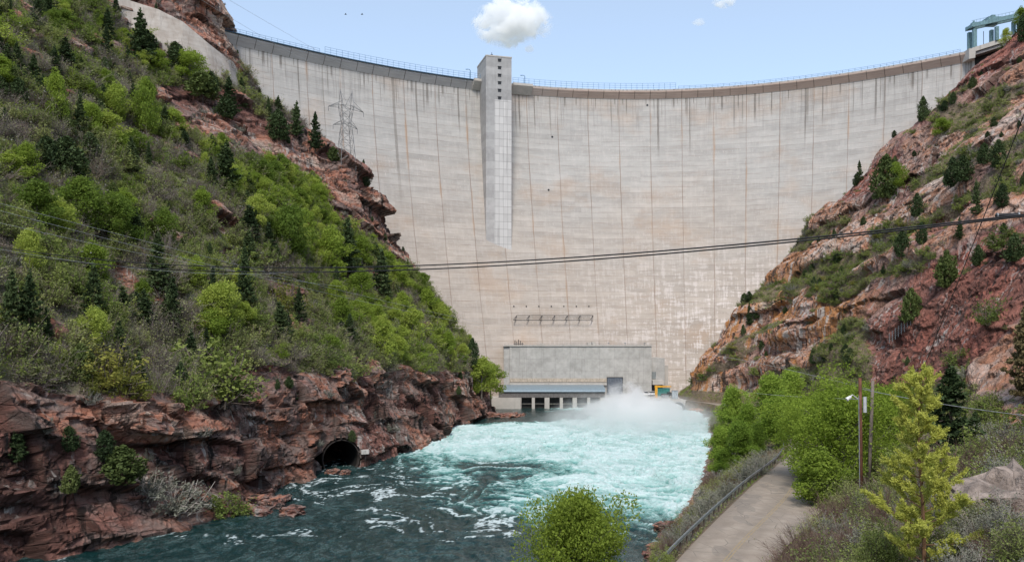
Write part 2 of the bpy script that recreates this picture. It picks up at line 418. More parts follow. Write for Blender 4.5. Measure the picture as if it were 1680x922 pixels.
# ---- right side: bank, road shelf, toe, cliffs
RS = {-60: [(-64,-4),(-60,0),(-52,10.5),(-45,10.5),(-30,17),(-10,24),(20,36),(60,52),(100,75),(150,105),(200,150)],
 -25: [(-54,-4),(-49,0),(-39,10.3),(-32,10.3),(-17,18),(-3,23.5),(22,33),(55,50),(95,75),(150,108),(200,150)],
 0: [(-38,-4),(-33,0),(-22,10),(-15.5,10),(-4.5,22),(4,24.3),(15,28),(50,46),(90,73),(150,110),(205,150)],
 22: [(-20,-4),(-16,0),(-7,9.9),(-.5,9.9),(7,17.6),(15,20.0),(30,25.0),(60,45),(100,75),(150,110),(210,150)],
 40: [(-8,-4),(-4,0),(3,9.8),(9.5,9.8),(17,13.5),(26,17.3),(40,25.5),(70,48),(110,78),(160,112),(215,152)],
 62: [(0,-4),(4,0),(11.7,9.6),(19.4,9.6),(27,12),(38,16.5),(56,27),(80,50),(115,80),(165,115),(220,155)],
 95: [(10,-4),(14.5,0),(25.8,8.8),(36.5,8.8),(45,11),(60,17),(76,34),(100,60),(130,88),(175,122),(225,158)],
 132: [(22,-4),(27,0),(42.5,8),(49.5,8),(68,12),(77,22),(90,40),(113,65),(145,95),(182,126),(225,158)],
 170: [(34,-4),(38.5,0),(54,7),(61,7),(79,13),(84,20),(96,40),(121,65),(154,95),(188,126),(225,158)],
 210: [(45,-4),(49,0),(61,6),(68,6),(81,11),(86,20),(98,40),(119,65),(149,95),(183,126),(218,158)],
 250: [(54,-4),(58,0),(64,5),(71,5),(77,8.5),(83,20),(95,40),(115,65),(143,95),(172,126),(206,158)],
 285: [(60,-4),(64,0),(66,4.2),(71,4.2),(74,8),(79,20),(92,40),(108,65),(135,95),(170,126),(203,158)],
 300: [(60,-4),(61,0),(62,4.2),(63,4.3),(65,8),(69,20),(86,40),(106.5,65),(135,95),(172,126),(206,158)],
 325: [(60,-4),(61,0),(62,4.2),(63.5,4.3),(69,8),(77,20),(96,40),(115,65),(146,95),(184,126),(218,158)],
 350: [(62,-4),(63,0),(66,4.2),(70,4.3),(76,8),(86,20),(106,40),(127,65),(156,95),(190,126),(222,158)]}
yR = spacing([(-60, 10, 1.5), (10, 90, .5), (90, 310, .36), (310, 350, 1.2)])
vR = spacing([(0, 1, .25), (1, 2, .05), (2, 3, .1), (3, 4, .035), (4, 5, .028), (5, 6, .018), (6, 9, .0125), (9, 10, .03)])
PR = lattice([(k, v) for k, v in RS.items()], np.arange(11), yR, vR)
VV = np.broadcast_to(vR[None, :], PR.shape[:2])
x, y, z = PR[..., 0].copy(), PR[..., 1], PR[..., 2].copy()
up = sstep(4.0, 4.6, VV)
PR[..., 0] += fbm(y * .03, z * .025, x * 0, 3, 75) * 7 * sstep(4.5, 6, VV) * sstep(318, 285, y)
PR[..., 2] += fbm(x * .035, y * .035, z * 0, 3, 79) * 4.5 * up
# ledges of the tilted beds: benches that climb up and to the right
sb = z - x * .42 + y * .05
lph = (sb / 11 + fbm(x * .02, y * .02, z * .02, 2, 81) * .8); lf = lph - np.floor(lph)
farR = sstep(75, 130, y)
step = sstep(.0, .55, lf) - lf
NR = normals(PR); NR = -NR if NR[300, 300, 2] < 0 else NR
x, y, z = PR[..., 0], PR[..., 1], PR[..., 2]
edge = fbm(x * .05, y * .05, z * .05, 3, 91)
rockR = sstep(4.55, 5.0, VV + edge * .5 + .7 * sstep(200, 250, y)) * farR
flatm = sstep(.52, .72, fbm(x * .05 , y * .04, sb * .16, 3, 93) * .5 + .5 + (lf < .28) * .07)
rockR = np.clip(rockR * (1 - .95 * flatm), 0, 1)
redface = blobs(PR, [(1600, 520, 172, 24), (1520, 570, 178, 16), (1660, 450, 165, 20), (1450, 590, 185, 12), (1600, 150, 290, 16), (1640, 110, 285, 18), (1530, 190, 295, 11), (1560, 170, 285, 10), (1400, 290, 295, 14), (1680, 600, 150, 14)])
rockR = np.maximum(rockR, redface * up)
nearrock = blobs(PR, [(1660, 830, 24, 2.4), (1590, 900, 24, 1.2), (1420, 890, 42, 1.5)]); rockR = np.maximum(rockR, nearrock * up)
bankrock = sstep(2.2, .3, z + edge * 2) * (VV < 2); rockR = np.maximum(rockR, bankrock)
wx = x + fbm(x*.1, y*.1, z*.1, 2, 140) * 1.5; wy = y + fbm(x*.1, y*.1, z*.1, 2, 141) * 1.5; wz = (z - x * .42) * 1.0 + fbm(x*.12, y*.12, z*.12, 2, 142) * 1.2
g1, a1, u1 = bricks(wz / 7.5 + fbm(x*.02, y*.02, z*.0, 2, 145), wy, wx, 19.0, 103)
g2, a2, u2 = bricks(wz / 2.2 + fbm(x*.08, y*.08, z*.08, 2, 146), wy + fbm(x*.3, y*.3, z*.3, 2, 147) * 1.5, wx, 4.6, 104)
g3, a3, u3 = facets(wx / 1.6, wy / 1.7, wz / .8, 106, 1.4)
amp = up * (.25 + .75 * farR)
disp = rockR * (g1 * 4.0 * amp * (1 - .55 * redface) + g2 * 1.05 * np.maximum(amp, .35) * (1 - .4 * redface) + g3 * .38 * np.maximum(amp, .6)) + step * 5.0 * up * farR * (1 - .7 * redface) + (1 - rockR) * fbm(x*.3, y*.3, z*.3, 4, 160) * 1.0 * up
bank = sstep(1.0, 1.3, VV) * sstep(2, 1.85, VV)
disp += bank * fbm(x*.5, y*.5, z*.5, 3, 170) * .7
disp *= sstep(318, 300, y) * .7 + .3
PR += NR * disp[..., None] * np.array([1, 1, .7])
shelf = (VV > 1.97) & (VV < 3.03); PR[..., 2] -= np.where(shelf, .12, 0)
crackR = np.minimum(np.minimum(a1 * 2.2, a2 * 1.3 + .02), a3 + .06) + (1 - rockR)
toneR = np.clip(u1 * .5 + u2 * .35 + u3 * .15 + .12 - redface * 1.5, -1.1, 1)
hill_right = link('mountainside', mesh_np('mountainside', PR.reshape(-1, 3), grid_faces(len(yR), len(vR)), right_rock, False,
    attrs=dict(rock=rockR, tone=toneR, crack=crackR, wet=sstep(1.0, .2, PR[..., 2]))))
tag(hill_right, kind='structure')

# what of the ground shows where in the photograph, for setting plants down on it
_G = 5
_zb = np.full((922 // _G + 40, 1680 // _G + 40), 1e9); _id = np.full(_zb.shape, -1)
_all = np.concatenate([PL.reshape(-1, 3), PR.reshape(-1, 3)]); _alln = np.concatenate([normals(PL).reshape(-1, 3), normals(PR).reshape(-1, 3)])
_alln[_alln[:, 2] < 0] *= -1
_nL = PL.shape[0] * PL.shape[1]
_ok = _all[:, 1] > 8
_px = HX + F * _all[:, 0] / np.maximum(_all[:, 1], 1); _py = HY - F * (_all[:, 2] - CH) / np.maximum(_all[:, 1], 1)
_ix = (_px // _G).astype(int) + 20; _iy = (_py // _G).astype(int) + 20
_in = _ok & (_ix >= 0) & (_ix < _zb.shape[1]) & (_iy >= 0) & (_iy < _zb.shape[0])
_w = np.where(_in)[0]; _w = _w[np.argsort(-_all[_w, 1])]
_zb[_iy[_w], _ix[_w]] = _all[_w, 1]; _id[_iy[_w], _ix[_w]] = _w
def ground_at(px, py):
    i, j = int(py // _G) + 20, int(px // _G) + 20
    for rr in range(0, 14):
        s = _id[max(0, i-rr):i+rr+1, max(0, j-rr):j+rr+1]; s = s[s >= 0]
        if len(s):
            k = s[np.argmin((_px[s]-px)**2 + (_py[s]-py)**2)]; return _all[k].copy()
    return None
# plain height lookup z(x, y)
_hc = {}
_q = np.round(_all[:, :2] / 1.0).astype(int)
_o = np.argsort(_all[:, 2])
_hmap = dict(zip(map(tuple, _q[_o]), _all[_o, 2]))
def height(xx, yy):
    a, b = int(round(xx)), int(round(yy))
    for r_ in range(0, 5):
        best = [ _hmap[(a+i, b+j)] for i in range(-r_, r_+1) for j in range(-r_, r_+1) if (a+i, b+j) in _hmap]
        if best: return float(np.mean(best))
    return 0.0
# ---------------------------------------------------------------- the dam
crest_px = [(300, 33), (357, 45), (420, 62), (535, 88), (640, 109), (700, 120), (795, 134), (845, 139.5), (1000, 146), (1120, 145), (1250, 136), (1400, 119), (1500, 102), (1595, 82), (1640, 72)]
CP = np.array([[(px-HX)/F*(151510/(HY-py)), 151510/(HY-py)] for px, py in crest_px])
# smooth crest: quartic fit Y(X) then resample by arc length
pf = np.polyfit(CP[:, 0], CP[:, 1], 4)
X0, X1 = CP[0, 0] - 14, CP[-2, 0] + 1.0
xs = np.linspace(X0, X1, 4000); ys = np.polyval(pf, xs)
s_ = np.concatenate([[0], np.cumsum(np.hypot(np.diff(xs), np.diff(ys)))]); SL = s_[-1]
def crest(s):
    X = np.interp(s, s_, xs); Y = np.interp(s, s_, ys)
    e = .8; dx = np.interp(s+e, s_, xs) - np.interp(s-e, s_, xs); dy = np.interp(s+e, s_, ys) - np.interp(s-e, s_, ys)
    l = np.hypot(dx, dy) + 1e-9
    return X, Y, dy / l, -dx / l                     # position and the unit vector pointing downstream
def s_of_x(X): return float(np.interp(X, xs, s_))
H0 = 135.0
def face_off(z):                                     # how far the face stands downstream of the parapet line
    t = np.clip((131 - z) / 131, 0, 1.1); return -1.9 + 29.5 * t ** 1.35
su = np.arange(0, SL, .9)
prof = [(133.9, -8.5), (133.9, -.35), (135, -.35), (135, 0), (133.9, 0)] + [(133.9 - 2.9*k/4, -.05 - 1.85*k/4) for k in range(1, 5)] + [(zz, None) for zz in np.arange(130.0, -6.1, -2.0)] + [(-6, -20), (133.9, -8.5)]
rowsP, uu, hh, sof = [], [], [], []
Xc, Yc, nx, ny = crest(su)
for i, (zz, off) in enumerate(prof):
    o_ = face_off(zz) if off is None else off
    rowsP.append(np.stack([Xc + nx*o_, Yc + ny*o_, np.full_like(Xc, zz)], -1)); uu.append(su); hh.append(np.full_like(su, zz)); sof.append(np.full_like(su, 1.0 if 131.1 < zz < 133.95 and i > 3 else 0.0))
PD = np.stack(rowsP, 1)
m = Mat('dam_concrete', .9, .2)
u, h, sf = m.attr('u'), m.attr('h'), m.attr('soffit')
dn = (h * -1.0) + 131.2                             # metres below the soffit
W = 13.6; LIFT = 2.29
uw = u + (m.noise(m.xyz(u * .2, h * .08, 0.0), 1, 2) - .5) * .5
mono = (uw / W).floor(); lift = (h / LIFT).floor()
pan = m.white(m.xyz(mono, lift, 3.0)); pan2 = m.white(m.xyz((uw / 4.1).floor(), (h / (LIFT*.5)).floor(), 7.0))
pan3 = m.white(m.xyz(mono, (lift / 4.0).floor(), 9.0))
base = m.mix((h / 129.0 + (m.noise(m.xyz(u * .012, h * .02, 1.0), 1, 3) - .5) * 1.1).ss(.25, .85), (.40, .352, .308), (.385, .372, .352))
mott = m.noise(m.xyz(u * .10, h * .35, 0.0), 1, 6, .65)
pan4 = m.white(m.xyz(((uw + pan * 9.0) / 27.0).floor(), lift, 5.0))
base = m.tint(base, pan * .10 + pan4 * .12 + pan2 * .05 + pan3 * .07 + mott * .55 + .58)
tan_ = m.noise(m.xyz(u * .03, h * .05, 5.0), 1, 5, .6)
base = m.mix(tan_.ss(.50, .70) * .38, base, (.42, .285, .19))
hb = m.noise(m.xyz(u * .05, h * 1.1, 2.0), 1, 4, .6)
base = m.mix(hb.ss(.56, .68) * h.ss(20, 80, .45, .22), base, (.30, .23, .18))
eff = m.noise(m.xyz(u * .7, h * .10, 8.0), 1, 5, .7) * .5 + m.noise(m.xyz(u * .12, h * .7, 8.0), 1, 5, .7) * .5
rgt = u.ss(SL * .45, SL * .78) * h.ss(35, 75).inv() + .18
base = m.mix(eff.ss(.49, .58) * rgt, base, (.60, .55, .52))
grout = m.noise(m.xyz(u * 2.2, h * .5, 4.0), 1, 4, .7)
base = m.mix(grout.ss(.6, .66) * m.noise(m.xyz(u * .05, h * .08, 6.0), 1, 2).ss(.5, .6) * .6, base, (.64, .58, .54))
# lift joints
lj = ((h / LIFT).fract() - .5).abs().ss(.42, .5)
base = m.mix(lj * m.noise(m.xyz(u * .15, h * .3, 1.0), 1, 3).ss(.40, .62) * .42, base, (.22, .18, .15))
base = m.mix(((h / (LIFT*4)).fract() - .5).abs().ss(.485, .5) * m.noise(m.xyz(u * .08, h * .3, 21.0), 1, 3).ss(.42, .6) * .35, base, (.18, .15, .12))
# contraction joints
cj = ((uw / W).fract() - .5).abs()
base = m.mix(cj.ss(.484, .498) * m.noise(m.xyz(u * .1, h * .05, 3.0), 1, 3).ss(.3, .7, .3, .85), base, (.20, .14, .11))
base = m.mix(cj.ss(.43, .5) * m.noise(m.xyz(u * .4, h * .05, 13.0), 1, 3).ss(.5, .7) * h.ss(30, 110, .3, .6), base, (.40, .24, .13))
# seeps running down from the soffit
def seeps(period, seed, wid, lmin, lmax, keep):
    c = (u / period).floor(); rr = m.white(m.xyz(c, seed, 0.0)); r2 = m.white(m.xyz(c, seed, 5.0))
    L = rr.pow(2.2) * (lmax - lmin) + lmin
    wv = (m.noise(m.xyz(u * .0, h * .12, seed), 1, 3) - .5) * .5
    dx = (((u + wv) / period).fract() - .5).abs() * period
    ww = r2 * wid + .12
    prof_ = (dx / ww).ss(.55, 1.1).inv() * (dn / L).ss(.45, 1.0).inv() * m.white(m.xyz(c, seed, 9.0)).ss(keep, keep + .02)
    return prof_ * (m.noise(m.xyz(u * 2, h * .5, seed), 1, 3) * .8 + .35)
base = m.mix((seeps(W / 2, 1.0, .55, 5, 42, .12) * .9).clamp(), base, (.13, .115, .10))
base = m.mix((seeps(W / 4, 4.0, .35, 3, 24, .35) * .75).clamp(), base, (.17, .155, .14))
base = m.mix((seeps(W / 1.37, 8.0, .6, 6, 60, .6) * .7).clamp(), base, (.16, .14, .12))
fs = m.noise(m.xyz(u * .9, h * .03, 0.0), 1, 4, .7)
base = m.mix(fs.ss(.48, .68) * (dn / 24).ss(.1, 1).inv() * .5, base, (.22, .21, .20))
# the shaded haunch under the road: form joints
hj = ((u / (W/2)).fract() - .5).abs().ss(.47, .495)
so_ = m.mix(hj * .8, m.tint(m.mix((u / SL).ss(.38, .55), (.40, .385, .375), (.40, .31, .26)), mott * .7 + .65), (.07, .06, .05))
base = m.mix(sf.ss(.4, .6), base, so_)
m.color(base)
m.bump(m.noise(m.xyz(u * 1.2, h * 1.2, 0.0), 1, 6, .7) * .5 + lj * -.5 + cj.ss(.48, .5) * -1.2, .12, .6)
dam_mat = m.m
dam = empty('dam', (0, 0, 0))
tag(dam, 'huge curved pale concrete arch dam with stained face and grey elevator shaft, filling the canyon', 'dam')
Vd = PD.reshape(-1, 3); Fd = grid_faces(PD.shape[0], PD.shape[1])
wall = link('wall', mesh_np('wall', Vd, Fd, dam_mat, False, attrs=dict(u=np.stack(uu, 1), h=np.stack(hh, 1), soffit=np.stack(sof, 1))), dam)

conc = Mat('weathered_concrete', .9, .2)
Pc = conc.pos(obj=True)
n1 = conc.noise(Pc, .35, 6, .6); n2 = conc.noise(conc.pos((.9, .9, .06), obj=True), 1, 5, .7); n3 = conc.noise(Pc, 4, 5, .7)
cc = conc.tint(conc.mix(n1.ss(.3, .7), (.40, .38, .345), (.49, .455, .415)), n3 * .35 + .82)
cc = conc.mix(n2.ss(.55, .72) * .5, cc, (.17, .155, .14)); conc.color(cc); conc.bump(n3, .03, .6)
conc_m = conc.m

# elevator shaft on the face
sc_ = s_of_x(-2.0); 
tx0, tx1 = (797-HX)/F*353.5, (840.5-HX)/F*353.5; TY = 349.7
sh = Mat('shaft_concrete', .9, .2)
P0 = sh.node('ShaderNodeNewGeometry').outputs['Position']; sx_ = sh.node('ShaderNodeSeparateXYZ'); sh.nt.links.new(P0, sx_.inputs[0])
X_, Z_ = E(sh.nt, sx_.outputs[0]), E(sh.nt, sx_.outputs[2])
b2 = sh.tint(sh.mix(Z_.ss(60, 135), (.40, .385, .375), (.345, .34, .335)), sh.noise(P0, .6, 5) * .5 + sh.white(sh.xyz(0.0, (Z_ / 3.0).floor(), 1.0)) * .25 + .62)
inr = X_.ss(tx0 + 3.6, tx0 + 3.9) * Z_.ss(124.5, 124.8).inv()
tile = sh.white(sh.xyz((X_ / 1.75).floor(), (Z_ / 3.1).floor(), 2.0))
b2 = sh.mix(inr * (tile * .45 + .5), b2, (.58, .565, .55))
gl = ((X_ / 1.75).fract() - .5).abs().ss(.44, .49) + ((Z_ / 3.1).fract() - .5).abs().ss(.45, .49)
b2 = sh.mix((gl * inr * .7).clamp(), b2, (.24, .23, .22))
st = sh.noise(sh.pos((1.2, 1.2, .05)), 1, 4)
b2 = sh.mix(st.ss(.55, .7) * .4, b2, (.22, .21, .2))
sh.color(b2)
RA = .27; ca_, sa_ = math.cos(RA), math.sin(RA); cxs = (tx0 + tx1) / 2; hw = (tx1 - tx0) / 2 * .985
def rbox(t, x0, x1, y0, y1, z0, z1):
    c_ = (cxs + (x0+x1)/2*ca_ - (y0+y1)/2*sa_, TY + (x0+x1)/2*sa_ + (y0+y1)/2*ca_)
    return t.obox(c_, (ca_, sa_), (-sa_, ca_), abs(x1-x0)/2, abs(y1-y0)/2, z0, z1)
t = MB(); rbox(t, -hw, hw, 0, 16, 56, 142.2); shaft = t.build('elevator_shaft', sh.m, dam, bevel=.12)
t = MB(); rbox(t, -hw - .15, hw + .15, -.15, 16.1, 142.2, 142.7); t.build('shaft_roof', conc_m, dam)
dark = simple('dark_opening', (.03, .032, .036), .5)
for k in range(6):
    zz = 140.8 - k * 3.05 * 1.02
    t = MB(); rbox(t, -.4, .9, -.12, .1, zz - .5, zz + .5); rbox(t, -.55, 1.05, -.35, -.12, zz + .5, zz + .66)
    t.build('window', dark, dam)
t = MB(); xw = (807-HX)/F*353.5; t.box(xw-.5, xw+.5, TY+1, TY+2, 142.7, 143.6); t.tube([(xw, TY+1.5, 143.6), (xw, TY+1.5, 144.6)], .12, 6); t.build('roof_vent', dark, dam)
# walkway apron either side of the shaft
for a, b in ((-16.3, tx0), (tx1, 8.6)):
    t = MB(); sA, sB = s_of_x(a), s_of_x(b); pts = []
    for s in np.linspace(sA, sB, 4): X, Y, n_x, n_y = crest(s); pts.append((X, Y, n_x, n_y))
    for i in range(3):
        A, B = pts[i], pts[i+1]
        q = [(A[0]-A[2]*1.5, A[1]-A[3]*1.5, 131), (A[0]+A[2]*1.6, A[1]+A[3]*1.6, 134.1), (A[0]+A[2]*1.6, A[1]+A[3]*1.6, 135.1), (A[0]-A[2]*.5, A[1]-A[3]*.5, 135.1)]
        dv = (B[0]-A[0], B[1]-A[1], 0); t.prism(q, dv)
    t.build('balcony', conc_m, dam)

blue = simple('blue_grey_painted_steel', (.10, .20, .30), .45, .3)
galv = simple('galvanised_steel', (.35, .37, .39), .45, .6)
darkst = simple('dark_weathered_steel', (.05, .05, .05), .6, .4)
def railing(sA, sB, hgt, label, off=-.15, step=2.4, rows=3, r=.05, z0=135.0, matl=None, skip=None):
    root = empty('railing', (*[float(q) for q in crest(sA)[:2]], z0)); ox, oy, oz = root.location
    tag(root, label, 'railing', 'steel railings along the dam crest')
    matl = matl or blue
    S = np.arange(sA, sB, step); pts = []
    for s in S:
        X, Y, n_x, n_y = crest(s); pts.append(np.array([X + n_x*off - ox, Y + n_y*off - oy, 0]))
    me = None
    for k, p in enumerate(pts[:99]):
        if me is None:
            mb = MB(); mb.tube([(0, 0, 0), (0, 0, hgt)], r * 1.3, 5); o = mb.build('post', matl, root); me = o.data; o.location = p
        else: o = link('post', me, root); o.location = p
    mb = MB()
    for q in range(rows):
        zz = hgt * (q + 1) / rows; mb.tube([p + np.array([0, 0, zz]) for p in pts], r, 5)
    mb.build('rail', matl, root)
    return root
railing(s_of_x(-106), s_of_x(-71.5), 1.5, 'low blue-grey steel railing at the left end of the dam crest', rows=2)
railing(s_of_x(-71.5), s_of_x(tx0 - .3), 2.7, 'tall blue steel railing on the crest left of the elevator shaft')
railing(s_of_x(tx1 + .3), s_of_x(72.5), 2.7, 'tall blue steel railing on the crest right of the elevator shaft')
railing(s_of_x(72.6), s_of_x(171), 1.2, 'low steel railing at the right end of the dam crest', rows=2)
# dark pipe along the outer edge of the left half
pts = []
for s in np.arange(s_of_x(-108), s_of_x(-13), 2.0):
    X, Y, n_x, n_y = crest(s); pts.append((X + n_x*.35, Y + n_y*.35, 134.75))
t = MB(); t.tube(pts, .28, 6); o = t.build('utility_pipe', simple('dark_blue_pipe', (.05, .09, .13), .5, .2), dam)
def crest_lamp(X, label):
    s = s_of_x(X); A = crest(s); root = empty('street_lamp', (A[0], A[1], 135)); tag(root, label, 'street lamp')
    t = MB(); t.tube([(0, 0, 0), (0, 0, 3.6)], .16, 6); t.build('pole', blue, root)
    t = MB(); t.tube([(0, 0, 3.5), (-.4, -.2, 3.9), (-1.3, -.5, 3.9)], .12, 6); t.box(-1.9, -1.1, -.75, -.35, 3.7, 3.95); t.build('lamp_head', blue, root)
crest_lamp((772-HX)/F*358, 'small blue crest lamp just left of the elevator shaft')
crest_lamp((861-HX)/F*364, 'small blue crest lamp just right of the elevator shaft')

# left abutment wall, a sloping strip of concrete under the red outcrop
t = MB()
top = [at(195, -10, 259), at(215, 2, 261), at(260, 16, 264), at(300, 36, 267), at(340, 70, 272), at(374, 97, 280), at(396, 108, 294)]
bot = [at(175, 58, 256), at(210, 76, 258), at(258, 100, 261), at(300, 128, 264), at(345, 162, 269), at(390, 195, 277), at(425, 225, 294)]
vs_ = []; fs_ = []
for a, b in zip(top, bot): vs_ += [a, b, a + np.array([-2, 19, 1.0]), b + np.array([-2, 19, 0])]
for i in range(len(top) - 1):
    k = 4*i; fs_ += [(k, k+1, k+5, k+4), (k, k+4, k+6, k+2), (k+1, k+3, k+7, k+5), (k+2, k+6, k+7, k+3)]
fs_ += [(0, 2, 3, 1), (24, 25, 27, 26)]
t.add(vs_, fs_)
wing = Mat('old_pale_concrete', .9, .2); wP = wing.pos(); w1 = wing.noise(wP, .3, 6, .65); w2 = wing.noise(wing.pos((.8, .8, .05)), 1, 5, .7); w3 = wing.noise(wing.pos((.1, .1, 1.3)), 1, 4, .6)
wc = wing.tint(wing.mix(w1.ss(.3, .7), (.36, .31, .27), (.46, .42, .38)), w3 * .5 + .72); wc = wing.mix(w2.ss(.52, .68) * .5, wc, (.2, .17, .15)); wing.color(wc); wing.bump(w1, .2)
tag(t.build('abutment_wall', wing.m), 'sloping pale concrete abutment wall under the red rock outcrop at the upper left', 'retaining wall')
t = MB(); a = at(150, 18, 258); b = at(168, 18, 258); t.box(a[0], b[0], 256, 264, a[2] - 4, a[2] + 12)
o = t.build('utility_building', simple('white_wall', (.62, .62, .60), .7), bevel=.05); tag(o, 'white block-like building at the top edge of the left hillside', 'building')

# ---- spillway gantry at the right end of the crest
g = empty('spillway_gantry', (at(1600, 80, 318))); tag(g, 'blue-green steel gantry crane frame over the spillway at the top right', 'gantry crane')
teal = simple('blue_green_painted_steel', (.15, .25, .27), .5, .1)
gy = lambda px: 318 - (px - 1597) * .12
def gp(px, py, dy=0): Y = gy(px); q = at(px, py, Y) ; q[1] += dy; return q - np.array(g.location)
def leg(px, pytop, pybot, w):
    for dy in (0, 3.5):
        t = MB(); a = gp(px - w/2, pybot, dy); b = gp(px + w/2, pytop, dy); t.box(a[0], b[0], a[1], a[1] + 1.3, a[2], b[2]); t.build('leg', teal, g, bevel=.05)
leg(1601.5, 46, 80, 8); leg(1638, 42, 66, 7); leg(1675, 28, 54, 7); leg(1712, 22, 44, 7)
t = MB(); 
for dy in (0, 3.5):
    a = gp(1594, 41, dy); b = gp(1725, 12, dy); t.prism([a + [0,0,-1.0], a + [0,0,.5], b + [0,0,.5], b + [0,0,-1.0]], (0, 1.0, 0))
for px in (1597, 1640, 1680, 1720): 
    a = gp(px, 41 - (px-1594)*29/131, 0); t.box(a[0]-.5, a[0]+.5, a[1], a[1]+4.4, a[2]-.8, a[2]+.3)
t.build('girder', teal, g)
t = MB(); a = gp(1634, 24, 2); t.box(a[0]-1.6, a[0]+3.2, a[1], a[1]+5, a[2]-2.2, a[2]); t.box(a[0]+.2, a[0]+1.6, a[1]+1, a[1]+3, a[2], a[2]+1); t.build('hoist_house', teal, g)
for px, py in ((1602, 38), (1676, 22)): t = MB(); a = gp(px, py, 1); t.box(a[0]-.8, a[0]+.8, a[1], a[1]+1.6, a[2]-.3, a[2]+.7); t.tube([a + [0,.8,.7], a + [0,.8,1.4]], .3, 6); t.build('motor', teal, g)
t = MB(); a = gp(1621, 47, 3); b = gp(1621, 70, 3); t.bar(a, b, .12); t.build('hoist_cable', darkst, g)
t = MB()
for px in range(1596, 1724, 6): a = gp(px, 41 - (px-1594)*29/131 - 2, 0); t.bar(a, a + [0,0,1.0], .05)
a = gp(1594, 39, 0); b = gp(1725, 10, 0); t.bar(a + [0,0,1], b + [0,0,1], .05); t.build('handrail', teal, g)
sp = empty('spillway_deck', (at(1600, 90, 317))); tag(sp, 'concrete spillway bridge deck beside the right end of the dam crest, dark opening under it', 'bridge deck')
def spp(px, py, dy=0): q = at(px, py, 318 - (px-1597)*.1); q[1] += dy; return q - np.array(sp.location)
t = MB(); t.prism([spp(1590, 80), spp(1590, 97), spp(1600, 95), spp(1601, 80)], (0, 9, 0)); t.build('pier', conc_m, sp)
t = MB(); t.prism([spp(1595, 79), spp(1597, 85.5), spp(1722, 46), spp(1722, 38)], (0, 12, 0)); t.build('deck', conc_m, sp)
t = MB(); t.prism([spp(1598, 86, .8), spp(1600, 90, .8), spp(1722, 52, .8), spp(1722, 46, .8)], (0, 8, 0)); t.build('beam', simple('grey_beam', (.28, .26, .25)), sp)
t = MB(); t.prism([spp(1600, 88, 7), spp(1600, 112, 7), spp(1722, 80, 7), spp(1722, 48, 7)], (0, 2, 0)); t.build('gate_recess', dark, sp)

# ---- catwalk frame, outlet and bolts on the face
def face_pt(px, py, out=0.0):
    """point of the dam face seen there, pushed out downstream"""
    lo, hi = 200.0, 420.0
    for _ in range(40):
        Y = (lo + hi) / 2; p = at(px, py, Y); s = s_of_x(p[0]); A = crest(s); o_ = face_off(p[2])
        # signed distance along radial
        dd = (p[0]-A[0])*A[2] + (p[1]-A[1])*A[3] - o_
        if dd > out: lo = Y
        else: hi = Y
    return at(px, py, (lo + hi) / 2)
cw = empty('catwalk', face_pt(909, 520)); tag(cw, 'dark steel catwalk frame bracketed off the lower middle of the dam face', 'catwalk')
cl = np.array(cw.location)
A_ = [face_pt(px, 517.5, .1) - cl for px in np.linspace(848, 973, 7)]; B_ = [p + np.array([-1.4, -3.4, -1.9]) for p in A_]
for a, b in zip(A_, B_): t = MB(); t.bar(a, b, .14); t.bar(b, a + [0, 0, -2.2], .08); t.build('bracket', darkst, cw)
t = MB()
for q in (0, .5, 1): t.tube([a + (b-a)*q for a, b in zip(A_, B_)], .11 if q != .5 else .07, 5)
t.tube([a + (b-a)*1 + np.array([0, 0, 1.0]) for a, b in zip(A_, B_)], .05, 4)
t.build('rail', darkst, cw)
for k in range(7):
    t = MB(); p = face_pt(843 + k*20.5, 502.5, 0); t.tube([p + [0, .5, 0], p + [0, -.35, 0]], .28, 8); t.build('anchor_bolt', darkst, dam)
for px, py in ((1062, 173), (906, 225), (900, 312)): t = MB(); p = face_pt(px, py, 0); t.tube([p + [0, 1, 0], p + [0, -.15, 0]], .45, 8); t.build('drain_opening', dark, dam)
dr = empty('gallery_doorway', face_pt(1247, 498)); tag(dr, 'small doorway with dark frame low on the right of the dam face by the cliff', 'doorway')
t = MB(); t.box(-1.0, -.7, -1.0, .6, -2, 1.6); t.box(.7, 1.0, -1.0, .6, -2, 1.6); t.box(-1.0, 1.0, -1.0, .6, 1.6, 2.0); t.build('frame', darkst, dr)
t = MB(); t.box(-.7, .7, -.2, .5, -2, 1.6); t.build('door', simple('grey_door', (.45, .45, .45)), dr)

# ---------------------------------------------------------------- power plant
PY = 325.0
def wx(px, Y=PY): return (px - HX) / F * Y
def wz(py, Y=PY): return CH - (py - HY) / F * Y
pw = Mat('power_plant_concrete', .85, .2); Pp = pw.node('ShaderNodeNewGeometry').outputs['Position']; sp_ = pw.node('ShaderNodeSeparateXYZ'); pw.nt.links.new(Pp, sp_.inputs[0])
X_, Z_ = E(pw.nt, sp_.outputs[0]), E(pw.nt, sp_.outputs[2])
pn = pw.white(pw.xyz((X_ / 5.6).floor(), (Z_ / 4.6).floor(), 1.0)); q1 = pw.noise(Pp, .5, 6, .65)
c_ = pw.tint(pw.mix(q1.ss(.3, .7), (.37, .36, .335), (.45, .435, .41)), pn * .14 + q1 * .3 + .75)
ln = ((X_ / 5.6).fract() - .5).abs().ss(.485, .5) + ((Z_ / 4.6).fract() - .5).abs().ss(.48, .5)
c_ = pw.mix((ln * .5).clamp(), c_, (.2, .19, .18)); ss_ = pw.noise(pw.pos((1.3, 1.3, .08)), 1, 4)
c_ = pw.mix(ss_.ss(.56, .72) * .35, c_, (.2, .19, .17)); pw.color(c_)
